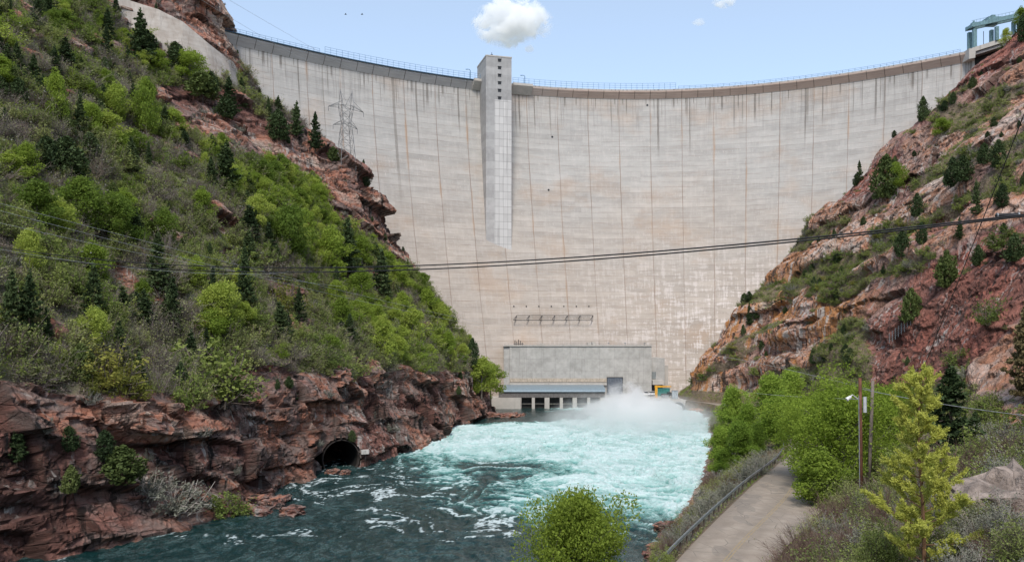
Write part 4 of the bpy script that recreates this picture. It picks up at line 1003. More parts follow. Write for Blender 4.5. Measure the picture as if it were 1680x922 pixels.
# ---------------------------------------------------------------- vehicles and things in the yard
tyre = simple('black_rubber', (.02, .02, .02), .8); glass_d = Mat('dark_glass', .08, .6); glass_d.color((.02, .025, .03)); chrome = simple('bright_metal', (.5, .5, .5), .3, .8)
def vehicle(loc, rz, paint, label, kind='pickup', cat=None):
    nm = {'pickup': 'pickup_truck', 'suv': 'parked_car'}[kind]
    rt = empty(nm, loc, rz); tag(rt, label, cat or {'pickup': 'pickup truck', 'suv': 'car'}[kind], 'vehicles in the yard')
    if kind == 'pickup': side = [(-2.7, .55), (2.6, .55), (2.7, .8), (2.65, 1.05), (1.5, 1.18), (.9, 1.2), (-.35, 1.25), (-2.7, 1.25)]
    else: side = [(-2.3, .5), (2.2, .5), (2.35, .75), (2.25, 1.0), (1.2, 1.12), (-2.25, 1.15)]
    t = MB(); t.prism([(a, -.95, b) for a, b in side], (0, 1.9, 0)); t.build('body', paint, rt, bevel=.07)
    if kind == 'pickup': cab = [(-.45, 1.24), (1.15, 1.19), (.55, 1.82), (-.3, 1.84)]; bed = True
    else: cab = [(-2.2, 1.14), (1.2, 1.11), (.55, 1.68), (-1.9, 1.7)]; bed = False
    t = MB(); t.prism([(a, -.82, b) for a, b in cab], (0, 1.64, 0)); t.build('window', glass_d.m, rt, bevel=.05)
    t = MB(); xs_ = [q[0] for q in cab[2:]]; t.box(min(xs_), max(xs_), -.78, .78, cab[2][1] - .02, cab[2][1] + .06); t.build('roof', paint, rt, bevel=.03)
    if bed: t = MB(); t.box(-2.6, -.6, -.8, .8, 1.255, 1.262); t.build('bed', tyre, rt)
    for wx_2 in (-1.75, 1.75):
        for sy in (-.95, .95):
            t = MB(); t.tube([(wx_2, sy - .12, .38), (wx_2, sy + .12, .38)], .38, 16); w = t.build('wheel', tyre, rt); t = MB(); t.tube([(wx_2, sy - .13, .38), (wx_2, sy + .13, .38)], .2, 12); t.build('rim', chrome, w)
    t = MB(); t.box(2.66 if bed else 2.32, 2.73 if bed else 2.38, -.85, -.5, .78, .98); t.build('headlight', chrome, rt); t = MB(); t.box(2.66 if bed else 2.32, 2.73 if bed else 2.38, .5, .85, .78, .98); t.build('headlight', chrome, rt)
    return rt
white_p = simple('white_car_paint', (.7, .7, .7), .3, 0, .05); black_p = simple('black_car_paint', (.03, .035, .04), .3, 0, .1)
vz = 4.26
def yard(px, Y): return (float((px - HX) / F * Y), Y, vz)
vehicle(yard(1059, 322), .1, white_p, 'white pickup truck parked beside the power plant wall')
vehicle(yard(1075, 324), .2, white_p, 'white car parked between the white pickup and the yellow hoist', 'suv')
vehicle(yard(1097, 318), .15, black_p, 'black pickup truck parked right of the yellow hoist')
h_ = height(57+8, 262)
vehicle((66.5, 262, 5.0), 1.4, white_p, 'white car half hidden behind the green riverside trees', 'suv')
cr = empty('jib_hoist', yard(1076.5, 313)); tag(cr, 'yellow jib hoist standing at the yard edge above the jets', 'hoist')
yel = simple('yellow_paint', (.65, .33, .03), .5)
t = MB(); t.box(-.45, .45, -.4, .4, 0, 4.6); t.build('mast', yel, cr, bevel=.05); t = MB(); t.prism([(-.5, 0, 3.8), (-.5, 0, 4.6), (5.6, 0, 4.35), (5.6, 0, 4.0)], (0, .5, 0)); t.build('jib', yel, cr, bevel=.03)
ct = empty('container', yard(1087, 323)); tag(ct, 'teal green equipment container behind the yellow hoist', 'container')
t = MB(); t.box(-2.6, 2.6, -1.2, 1.2, .1, 2.9); t.build('body', simple('teal_paint', (.04, .20, .18), .6), ct, bevel=.05)
t = MB()
for k in range(9): t.box(-2.4 + k*.6, -2.25 + k*.6, -1.27, -1.2, .25, 2.8)
t.build('ribs', simple('teal_paint_b', (.035, .17, .155), .6), ct); t = MB(); t.box(-2.65, 2.65, -1.25, 1.25, 2.9, 3.05); t.build('roof', simple('teal_dark', (.03, .12, .11)), ct)
cb = empty('cabinet', yard(1107, 308)); tag(cb, 'pale blue-grey metal cabinet at the right end of the yard', 'cabinet')
t = MB(); t.box(-1.05, 1.05, -.7, .7, 0, 3.0); t.build('body', simple('pale_grey_cabinet', (.33, .38, .41), .5), cb, bevel=.05)
t = MB(); t.box(-.98, -.03, -.76, -.7, .15, 2.85); t.box(.03, .98, -.76, -.7, .15, 2.85); t.build('door', simple('cabinet_door', (.36, .41, .44), .5), cb); t = MB(); t.box(-1.15, 1.15, -.8, .8, 3.0, 3.1); t.build('roof', galv, cb)
gs = empty('generator', yard(1091, 312)); tag(gs, 'low grey railing frame with equipment beside the yellow hoist', 'equipment')
t = MB(); t.box(-1.3, 1.3, -.5, .5, .1, 1.1); t.build('case', galv, gs, bevel=.04)
t = MB(); 
for k in range(6): t.bar((-1.6+k*.64, -.9, 0), (-1.6+k*.64, -.9, 1.2), .04)
t.bar((-1.6, -.9, 1.2), (1.6, -.9, 1.2), .04); t.bar((-1.6, -.9, .6), (1.6, -.9, .6), .03); t.build('frame', darkst, gs)

# rock-fall fence on the right slope
g0, g1 = ground_at(1458, 560), ground_at(1492, 534)
if g0 is not None:
    fn = empty('rockfall_fence', g0); tag(fn, 'short grey rockfall fence on the right slope under the red rock face', 'fence')
    dv = g1 - g0
    for k in range(8): t = MB(); p = dv*k/7; t.bar(p - [0, 0, .4], p + [0, 0, 2.2], .09); t.build('post', galv, fn)
    t = MB()
    for q in (.3, .8, 1.3, 1.8): t.bar(dv*0 + [0, 0, q], dv + [0, 0, q], .035)
    t.build('mesh_wire', galv, fn)

# two birds over the dam
bd = simple('dark_feathers', (.04, .035, .03))
for px, lb in ((567, 'left one of the two small dark birds in the sky'), (594, 'right one of the two small dark birds in the sky')):
    rt = empty('bird', at(px, 24.5, 210), .4); tag(rt, lb, 'bird')
    t = MB(); t.tube([(-.32, 0, 0), (-.12, 0, .02), (.1, 0, .03), (.24, 0, .02), (.33, 0, 0)], [.02, .07, .08, .05, .015], 8); t.build('body', bd, rt, smooth=True)
    for sg in (-1, 1):
        t = MB(); t.prism([(.12, 0, .04), (-.1, 0, .04), (-.16, sg*.3, .16), (-.08, sg*.62, .08), (.06, sg*.34, .17)], (0, 0, .015)); t.build('wing', bd, rt)

# ---------------------------------------------------------------- boulders
grey_rock = simple('grey_pink_rock', (.27, .22, .19), .9, 0, .45, 2.6, .08)
def boulder(px, py, sx, sy, sz, mat_, label, seed, group=None, Y=None, z=None):
    g = ground_at(px, py) if Y is None else at(px, py, Y)
    if z is not None: g[2] = z
    n1_, n2_ = 26, 18; th, ph = np.meshgrid(np.linspace(0, 2*np.pi, n1_), np.linspace(0, np.pi, n2_), indexing='ij')
    d_ = np.stack([np.cos(th)*np.sin(ph), np.sin(th)*np.sin(ph), np.cos(ph)], -1)
    rad = 1 / (np.abs(d_ @ np.array([.9, .3, .2])) ** 5 + np.abs(d_ @ np.array([-.3, .9, .1])) ** 5 + np.abs(d_ @ np.array([.1, .1, .95])) ** 5) ** .2
    q = d_ * rad[..., None]; ff, ee, uu_ = facets(q[..., 0]*1.6+seed*7, q[..., 1]*1.6, q[..., 2]*1.6, seed, 2.0)
    f_2, _, _ = facets(q[..., 0]*4+seed*7, q[..., 1]*4, q[..., 2]*4, seed+1, 2.0)
    q = q * (1 + ff*.28 + f_2*.08)[..., None] * np.array([sx, sy, sz]); q[-1] = q[0]
    o = link('boulder', mesh_np('boulder', q.reshape(-1, 3), grid_faces(n1_, n2_), mat_, False, attrs=dict(rock=np.ones(n1_*n2_), tone=uu_, crack=np.ones(n1_*n2_), wet=np.zeros(n1_*n2_))))
    o.location = g; o.rotation_euler = (0, 0, seed * 1.3); tag(o, label, 'boulder', group); return o
def wl(px, py): return (CH) * F / (py - HY)         # distance of a waterline point
for k, (px, py, s_, lb) in enumerate(((402, 812, 1.9, 'squarish red-brown boulder at the foot of the left cliff'), (425, 826, 1.7, 'dark red boulder in the middle of the waterside pile'), (447, 830, 1.5, 'long dark red boulder at the outer end of the waterside pile'),
      (480, 843, 1.3, 'low flat dark red rock lying in the foam off the left bank'), (410, 838, 1.2, 'small dark boulder at the near side of the left waterside pile'), (392, 822, 1.5, 'red boulder wedged against the left cliff foot'), (436, 812, 1.1, 'small boulder behind the left waterside pile'), (462, 822, 1.0, 'small wet boulder by the foam at the left waterside pile'), (432, 842, 1.0, 'small wet rock at the water in front of the left pile'))):
    boulder(px, py, s_*1.15, s_, s_*.6, left_rock, lb, k + 5, 'boulders on the left bank', Y=wl(px, py), z=.25)
for k, (px, py, s_, lb) in enumerate(((1086, 868, 1.0, 'largest dark boulder on the right bank above the bottom bush'), (1094, 880, .8, 'flat dark boulder below the largest one on the right bank'), (1075, 902, .7, 'small wet boulder at the right waterline near the bottom edge'), (1068, 915, .7, 'lowest wet boulder on the right bank'), (1100, 862, .6, 'small brown boulder on the right bank by the sagebrush'), (1150, 700, 2.2, 'pinkish boulder right of the outlet pipes'), (1140, 690, 1.8, 'grey-pink rock at the water right of the jets'))):
    boulder(px, py, s_*1.2, s_, s_*.6, right_rock if k > 4 else left_rock, lb, k + 25, 'boulders on the right bank', Y=wl(px, py) if k < 5 else 290, z=.3 if k < 5 else 1.0)
for k, (px, s_, lb) in enumerate(((545, 1.0, 'small rock at the left foot of the tunnel mouth'), (566, .7, 'tiny rock in front of the tunnel mouth'))): boulder(px, 775, s_*1.2, s_, s_*.6, left_rock, lb, k + 45, None, Y=164, z=.2)
boulder(1662, 800, 1.7, 1.2, 1.2, grey_rock, 'big grey-pink boulder outcrop at the right edge among the sagebrush', 51, Y=25)
boulder(1605, 872, .6, .5, .4, grey_rock, 'pale rock below the big boulder at the right edge', 52, Y=24)
boulder(1400, 888, .8, .7, .5, right_rock, 'pinkish rock among brown brush right of the road', 53, Y=38)
for k, (px, py, s_, lb) in enumerate(((830, 684, 2.0, 'red rock at the water left of the power plant bays'), (850, 687, 1.4, 'low dark rock in front of the power plant wing wall'), (812, 682, 2.2, 'red-brown rock at the left end of the power plant wall'))): boulder(px, py, s_*1.5, s_, s_*.5, left_rock, lb, k+60, None, Y=282, z=.3)
for k, (px, py, s_, lb) in enumerate(((552, 618, 2.2, 'pale squarish block perched on the cliff edge above the tunnel'), (595, 630, 1.9, 'second pale block on the cliff edge right of the first'), (245, 690, 1.8, 'big grey-pink slab bulging from the left cliff'), (495, 372, 2.0, 'grey boulder among the trees halfway up the left hillside'), (240, 365, 1.5, 'grey boulder under the bright green trees on the left hillside'))):
    boulder(px, py, s_*1.2, s_, s_*.8, left_rock, lb, k+80, None)

# ---------------------------------------------------------------- clouds
def cloud_material(c_, r_):
    cvm = bpy.data.materials.new('cloud_vapour'); cvm.use_nodes = True; nt = cvm.node_tree; nt.nodes.clear(); M3 = Mat.__new__(Mat); M3.nt = nt; M3.m = cvm
    out = nt.nodes.new('ShaderNodeOutputMaterial'); pv = nt.nodes.new('ShaderNodeVolumePrincipled'); nt.links.new(pv.outputs[0], out.inputs['Volume']); pv.inputs['Color'].default_value = (1, 1, 1, 1); pv.inputs['Anisotropy'].default_value = .1
    g_ = M3.node('ShaderNodeNewGeometry').outputs['Position']; mp = M3.node('ShaderNodeMapping', vector_type='TEXTURE'); mp.inputs['Location'].default_value = tuple(c_); mp.inputs['Scale'].default_value = tuple(r_); nt.links.new(g_, mp.inputs[0])
    ln_ = M3.node('ShaderNodeVectorMath', operation='LENGTH'); nt.links.new(mp.outputs[0], ln_.inputs[0]); rad_ = E(nt, ln_.outputs['Value'])
    nn_ = M3.noise(M3.pos((.026, .026, .034)), 1, 7, .68, .5)
    dens = (rad_.inv() * 1.15 + (nn_ - .5) * 4.2).ss(.22, .55) * .075 * rad_.ss(.85, 1.0).inv(); nt.links.new(dens.k, pv.inputs['Density']); return cvm
for cx_, cy_, w_, h_, lb in ((840, 37, 66, 38, 'small bright white cumulus cloud just above the elevator shaft'), (1187, 3, 20, 10, 'little wisp of cloud at the top edge right of centre'), (1146, 35, 13, 7, 'tiny faint cloud wisp right of centre in the sky'), (869, 80, 10, 6, 'tiny faint cloud wisp right of the elevator shaft top')):
    D_ = 1800.0; c0_ = at(cx_, cy_, D_); n1_, n2_ = 24, 14; th, ph = np.meshgrid(np.linspace(0, 2*np.pi, n1_), np.linspace(0, np.pi, n2_), indexing='ij')
    rr_ = np.array([w_*D_/F*1.1, w_*D_/F*.8, h_*D_/F*1.15]); q = np.stack([np.cos(th)*np.sin(ph), np.sin(th)*np.sin(ph), np.cos(ph)], -1) * rr_
    o = link('cloud', mesh_np('cloud', q.reshape(-1, 3), grid_faces(n1_, n2_)[:, ::-1], cloud_material(c0_, rr_), True)); o.location = c0_; tag(o, lb, 'cloud')
# ---------------------------------------------------------------- vegetation
def leaf_mat(name, c0, c1, c2, spec=.15, trans=.35):
    """foliage: colour varies from plant to plant and from clump to clump"""
    m = Mat(name, .7, spec); oi = m.node('ShaderNodeObjectInfo'); rnd = E(m.nt, oi.outputs['Random'])
    n = m.noise(m.pos(obj=True), .9, 3); n2 = m.noise(m.pos(obj=True), 6, 2)
    f = (rnd * .75 + n * .5 + n2 * .3 - .28).clamp()
    c = m.ramp(f, [(0, c0), (.5, c1), (1, c2)]); m.color(c)
    tr = m.node('ShaderNodeBsdfTranslucent'); m.nt.links.new(c, tr.inputs[0]); mx = m.node('ShaderNodeMixShader'); mx.inputs[0].default_value = trans
    m.nt.links.new(m.b.outputs[0], mx.inputs[1]); m.nt.links.new(tr.outputs[0], mx.inputs[2])
    m.nt.links.new(mx.outputs[0], m.nt.nodes['Material Output'].inputs['Surface']); return m.m
L_pine = leaf_mat('pine_needles', (.03, .05, .022), (.055, .085, .032), (.09, .125, .05), trans=.15)
L_jun = leaf_mat('juniper_needles', (.06, .085, .028), (.10, .135, .04), (.15, .18, .06), trans=.2)
L_green = leaf_mat('fresh_green_leaves', (.10, .16, .03), (.25, .34, .05), (.44, .50, .11), trans=.45)
L_gshr = leaf_mat('green_shrub_leaves', (.10, .14, .036), (.19, .25, .06), (.30, .34, .10), trans=.35)
L_olive = leaf_mat('olive_shrub_leaves', (.14, .17, .06), (.23, .27, .085), (.34, .36, .14), trans=.3)
L_grey = leaf_mat('sage_grey_leaves', (.13, .14, .115), (.19, .195, .155), (.26, .26, .20), trans=.2)
L_yel = leaf_mat('yellow_green_leaves', (.15, .17, .035), (.24, .25, .05), (.34, .33, .08), trans=.4)
L_lime = leaf_mat('yellow_green_needles', (.42, .46, .09), (.62, .62, .15), (.74, .70, .24), trans=.45)
bark = simple('brown_bark', (.09, .062, .045), .9, 0, .4, 4); bark_g = simple('grey_bark', (.17, .15, .13), .9, 0, .35, 4)
twig = simple('grey_brown_twigs', (.19, .155, .13), .9, 0, .35, 3); twig_r = simple('red_brown_twigs', (.15, .10, .08), .9, 0, .35, 3); twig_w = simple('bleached_twigs', (.36, .33, .30), .9, 0, .25, 3)

def rvec(n, r): v = r.normal(size=(n, 3)); return v / (np.linalg.norm(v, axis=1, keepdims=True) + 1e-9)
def leafquads(P, size, r, up=.5, elong=1.7, direc=None):
    """one small leaf-shaped quad at every point"""
    n = len(P); nn = rvec(n, r) + np.array([0, 0, up]); nn /= np.linalg.norm(nn, axis=1, keepdims=True)
    d_ = rvec(n, r) if direc is None else direc + rvec(n, r) * .35
    a = d_ - nn * np.sum(d_ * nn, 1, keepdims=True); a /= np.linalg.norm(a, axis=1, keepdims=True) + 1e-9
    b = np.cross(nn, a); s = (size * r.uniform(.4, 1.55, n))[:, None]
    V = np.stack([P - a*s*elong*.5, P + b*s*.5, P + a*s*elong*.5, P - b*s*.5], 1).reshape(-1, 3)
    return V, np.arange(4*n).reshape(n, 4)
def strokes(A, B, ra, rb, k=3):
    """many thin tapered stems from points A to points B"""
    n = len(A); t = B - A; t /= np.linalg.norm(t, axis=1, keepdims=True) + 1e-9
    u = np.cross(t, np.array([.3, .5, .8])); u /= np.linalg.norm(u, axis=1, keepdims=True) + 1e-9; w = np.cross(t, u)
    ra = np.broadcast_to(ra, n)[:, None]; rb = np.broadcast_to(rb, n)[:, None]; rings = []
    for c, rr in ((A, ra), (B, rb)):
        for q in range(k): a = 2*math.pi*q/k; rings.append(c + (u*math.cos(a) + w*math.sin(a)) * rr)
    V = np.stack(rings, 1).reshape(-1, 3); base = np.arange(n)[:, None] * 2*k
    Fq = np.concatenate([base + np.array([q, (q+1) % k, k + (q+1) % k, k + q]) for q in range(k)], 0)
    return V, Fq
def merge(parts):
    Vs, Fs, off = [], [], 0
    for V, Fq in parts: Vs.append(V); Fs.append(Fq + off); off += len(V)
    return np.concatenate(Vs), np.concatenate(Fs)

def shrub_geo(seed, w=1.0, h=1.0, stems=26, leaves=900, lsize=.11, twigs=3, cover=.35, sr=.018, up=.6, sparse=0.0):
    """multi-stemmed bush, unit size: stems fan out of the base, twigs off them, leaves on the outer parts"""
    r = np.random.default_rng(seed)
    az = r.uniform(0, 2*np.pi, stems); el = np.arccos(r.uniform(.05, .98, stems)); L = r.uniform(.65, 1.05, stems) * (1 + .35 * np.sin(az * 2 + seed) * r.uniform(.2, 1, stems))
    D = np.stack([np.cos(az)*np.sin(el)*w*.62, np.sin(az)*np.sin(el)*w*.62, np.cos(el)*h + .10], 1) * L[:, None]
    base = np.stack([r.normal(0, .09*w, stems), r.normal(0, .09*w, stems), np.full(stems, -.25)], 1)
    mid = base + D * .5 + r.normal(0, .05, (stems, 3)) * w; tip = base + D + np.array([0, 0, .25])
    S = [strokes(base, mid, sr, sr*.7), strokes(mid, tip, sr*.7, sr*.3)]
    T0, T1 = [], []
    for k in range(twigs):
        q = r.uniform(.25, .95, stems)[:, None]; p = np.where(q < .5, base + (mid-base)*q*2, mid + (tip-mid)*(q*2-1))
        e = p + (D / (np.linalg.norm(D, axis=1, keepdims=True)+1e-9) + rvec(stems, r) * .8) * r.uniform(.12, .34, stems)[:, None] * h
        T0.append(p); T1.append(e)
    T0 = np.concatenate(T0); T1 = np.concatenate(T1); S.append(strokes(T0, T1, sr*.45, sr*.2))
    leafs = None
    if leaves:
        nt = len(T0); wgt = r.uniform(0, 1, nt) ** (1 + sparse * 3); i = r.choice(nt, leaves, p=wgt/wgt.sum()); q = r.uniform(cover, 1.15, leaves)[:, None]
        P = T0[i] + (T1[i]-T0[i])*q + r.normal(0, .055, (leaves, 3)) * h; P = P[P[:, 2] > -.1]
        leafs = leafquads(P, lsize, r, up)
    return merge(S), leafs

def tree_geo(seed, h=8.0, w=5.0, trunk=.16, limbs=12, subs=6, leaves=4500, lsize=.22, first=.22, round_=.75, clump=.55, lean=0.0, narrow=0.0):
    """broad-leaved tree: trunk, limbs, side branches, leaves in clumps at their ends"""
    r = np.random.default_rng(seed); wood = []; n = 7
    ax = np.cumsum(np.concatenate([[[0, 0, 0]], r.normal(0, .03*h/8, (n-1, 3))]), 0); ax[:, 2] = np.linspace(-.5, h*.86, n); ax[:, 0] += lean * np.linspace(0, 1, n)**1.5
    for k in range(n-1): wood.append(strokes(ax[k:k+1], ax[k+1:k+2], trunk*(1-k/n*.85), trunk*(1-(k+1)/n*.85), 7))
    tips = []
    for k in range(limbs):
        t = first + (1-first) * (k + r.uniform(0, .8)) / limbs; p = np.array([np.interp(t*h*.86, ax[:, 2], ax[:, j]) for j in range(3)])
        az = k * 2.4 + r.uniform(-.5, .5); prof = math.sin(math.pi * min(1, (t*.85 + .18))) ** round_ ; L = w*.5 * prof * r.uniform(.75, 1.15)
        el = .25 + t * .9 + narrow * .5; d = np.array([math.cos(az)*math.cos(el), math.sin(az)*math.cos(el), math.sin(el)])
        e = p + d * L; m_ = p + d * L * .5 + r.normal(0, .05*L, 3)
        wood.append(strokes(p[None], m_[None], trunk*.42, trunk*.26, 5)); wood.append(strokes(m_[None], e[None], trunk*.26, trunk*.10, 4))
        for j in range(subs):
            q = r.uniform(.3, 1.0); s = m_ + (e-m_)*(q*2-1) if q > .5 else p + (m_-p)*q*2
            e2 = s + (d*.5 + rvec(1, r)[0] + [0, 0, .3]) * L * r.uniform(.22, .42)
            wood.append(strokes(s[None], e2[None], trunk*.10, trunk*.03, 3)); tips.append(e2)
    tips.append(ax[-1] + [0, 0, .1*h]); tips = np.array(tips); cs = w * .13 * clump / .55 * r.uniform(.6, 1.3, len(tips)) + .12
    i = r.choice(len(tips), leaves, p=cs**1.5/np.sum(cs**1.5)); d = rvec(leaves, r) * (r.uniform(.35, 1, leaves)**.5)[:, None] * np.array([1, 1, .75])
    P = tips[i] + d * cs[i][:, None] * 1.25 + r.normal(0, .04, (leaves, 3)) * w / 5
    return merge(wood), leafquads(P, lsize, r, .6)

def conifer_geo(seed, h=9.0, w=3.6, trunk=.15, whorls=22, per=6, nleaf=5200, lsize=.2, first=.10, shape=.85, droop=.25, gaps=.25, tuft=.16):
    """pine / fir: straight trunk with whorls of branches, needles in tufts along them"""
    r = np.random.default_rng(seed); wood = [strokes(np.array([[0, 0, -.5]]), np.array([[.0, 0, h*.5]]), trunk, trunk*.6, 7), strokes(np.array([[0, 0, h*.5]]), np.array([[0, 0, h*.98]]), trunk*.6, trunk*.1, 6)]
    A, B, C = [], [], []
    for k in range(whorls):
        t = first + (1-first) * (k / whorls) ** .9
        for j in range(per):
            if r.random() < gaps * (1 - t*.5): continue
            L = w*.5 * ((1-t) ** shape + .05) * r.uniform(.6, 1.2); az = j * 2*math.pi/per + k * 1.1 + r.uniform(-.4, .4); el = .45 * t + .05 + r.uniform(-.15, .15)
            d = np.array([math.cos(az)*math.cos(el), math.sin(az)*math.cos(el), math.sin(el)]); p = np.array([0, 0, t*h + r.uniform(-.15, .15)])
            m_ = p + d*L*.55 - [0, 0, droop*L*.12]; e = p + d*L + [0, 0, droop*L*.15]; A.append(p); B.append(m_); C.append(e)
    A, B, C = map(np.array, (A, B, C)); Ls = np.linalg.norm(C-A, axis=1)
    wood.append(strokes(A, B, trunk*.22, trunk*.12)); wood.append(strokes(B, C, trunk*.12, trunk*.04))
    i = r.choice(len(A), nleaf // 8, p=Ls/Ls.sum()); q = r.uniform(.18, 1.05, len(i))[:, None]
    P = np.where(q < .55, A[i] + (B[i]-A[i])*q/.55, B[i] + (C[i]-B[i])*(q-.55)/.45); side = rvec(len(i), r) * (Ls[i]*.20*(1.1-q[:, 0]*.5))[:, None] * np.array([1, 1, .4]); P = P + side
    c8 = np.repeat(P, 8, 0); dv = rvec(len(c8), r) * np.array([1, 1, .8]) + np.array([0, 0, .35]); Q = c8 + dv * tuft * r.uniform(.3, 1, len(c8))[:, None]
    Q = np.concatenate([Q, np.array([[0, 0, h]]) + r.normal(0, .08, (20, 3)) * [1, 1, 3]]); dv = np.concatenate([dv, rvec(20, r)])
    return merge(wood), leafquads(Q, lsize, r, .3, 2.2, dv)

def bush_conifer_geo(seed, h=4.0, w=2.6, nleaf=3200, lsize=.16, trunk=.10):
    """dense rounded-conical juniper"""
    r = np.random.default_rng(seed); wood = [strokes(np.array([[0, 0, -.4]]), np.array([[0, 0, h*.8]]), trunk, trunk*.3, 6)]
    m_ = nleaf // 12; t = r.uniform(.04, 1, m_) ** 1.15; az = r.uniform(0, 2*np.pi, m_); lob = 1 + .22*np.sin(az*3 + seed + t*5) + .15*np.sin(az*5 + t*11)
    rad = w*.5 * np.sin(np.pi * np.clip(t*.80 + .20, 0, 1)) ** .8 * lob * r.uniform(.55, 1.05, m_)
    P = np.stack([np.cos(az)*rad, np.sin(az)*rad, t*h], 1); wood.append(strokes(np.stack([P[:, 0]*0, P[:, 1]*0, P[:, 2]*.75], 1)[::5], P[::5], trunk*.14, trunk*.05))
    c = np.repeat(P, 12, 0); dv = rvec(len(c), r)*.6 + np.array([0, 0, .8]) + c * [1, 1, 0] / (w); Q = c + rvec(len(c), r) * .22 * h/4 * [1, 1, 1.4]
    return merge(wood), leafquads(Q, lsize, r, .2, 2.2, dv)

class Kind:
    """a kind of plant: a few meshes of each, unit size or real size, shared by all its copies"""
    def __init__(s, name, cat, geos, wood, leaf, parts, unit):
        s.name, s.cat, s.parts, s.unit, s.meshes = name, cat, parts, unit, []
        for wd, lf in geos:
            if parts: s.meshes.append((mesh_np(name + '_trunk', wd[0], wd[1], wood), mesh_np(name + '_crown', lf[0], lf[1], leaf) if lf else None))
            else:
                if lf is None: s.meshes.append(mesh_np(name, wd[0], wd[1], [wood]))
                else:
                    V, Fq = merge([wd, lf]); s.meshes.append(mesh_np(name, V, Fq, [wood, leaf], mi=np.concatenate([np.zeros(len(wd[1])), np.ones(len(lf[1]))])))
        s.n = 0
    def put(s, p, size, label, group=None, rz=None, v=None, wide=1.0):
        me = s.meshes[(s.n if v is None else v) % len(s.meshes)]; s.n += 1
        sc = size / s.unit; rz = random.uniform(0, 6.28) if rz is None else rz
        if s.parts: o = empty(s.name, p, rz); link('trunk', me[0], o); link('crown', me[1], o)
        else: o = link(s.name, me); o.location = p; o.rotation_euler = (0, 0, rz)
        o.scale = (sc * wide, sc * wide, sc); tag(o, label, s.cat, group); return o
K = {}
K['pine'] = Kind('pine_tree', 'pine tree', [conifer_geo(s, 9, 3.9 + .3*(s % 3), whorls=20, per=6) for s in range(4)], bark, L_pine, True, 9)
K['jun'] = Kind('juniper', 'juniper', [bush_conifer_geo(s+20, 4, 2.7 + .3*(s % 2)) for s in range(4)], bark, L_jun, True, 4)
K['djun'] = Kind('dark_conifer', 'conifer', [bush_conifer_geo(s+30, 5, 2.7, 3600) for s in range(3)], bark, L_pine, True, 5)
K['tree'] = Kind('green_tree', 'tree', [tree_geo(s+40, 8, 5.0 + .5*(s % 3), first=.12, leaves=9000, lsize=.165, clump=.62) for s in range(5)], bark_g, L_green, True, 8)
K['gshr'] = Kind('green_shrub', 'shrub', [shrub_geo(s+60, 1, 1, 34, 3600, .043, twigs=5) for s in range(5)], twig, L_gshr, False, 1)
K['fshr'] = Kind('bright_green_shrub', 'shrub', [shrub_geo(s+65, .9, 1.1, 34, 3800, .043, twigs=5) for s in range(4)], twig, L_green, False, 1)
K['oshr'] = Kind('olive_shrub', 'shrub', [shrub_geo(s+70, 1, .9, 36, 3400, .042, twigs=5) for s in range(5)], twig, L_olive, False, 1)
K['sage'] = Kind('grey_shrub', 'shrub', [shrub_geo(s+80, 1.2, .75, 40, 3400, .038, twigs=5, up=.9) for s in range(5)], twig_w, L_grey, False, 1)
K['bare'] = Kind('bare_shrub', 'shrub', [shrub_geo(s+90, 1.1, 1, 46, 160, .05, twigs=9, sr=.013) for s in range(5)], twig, L_grey, False, 1)
K['yel'] = Kind('yellow_green_shrub', 'shrub', [shrub_geo(s+100, 1, 1, 34, 3400, .043, twigs=5) for s in range(3)], twig, L_yel, False, 1)

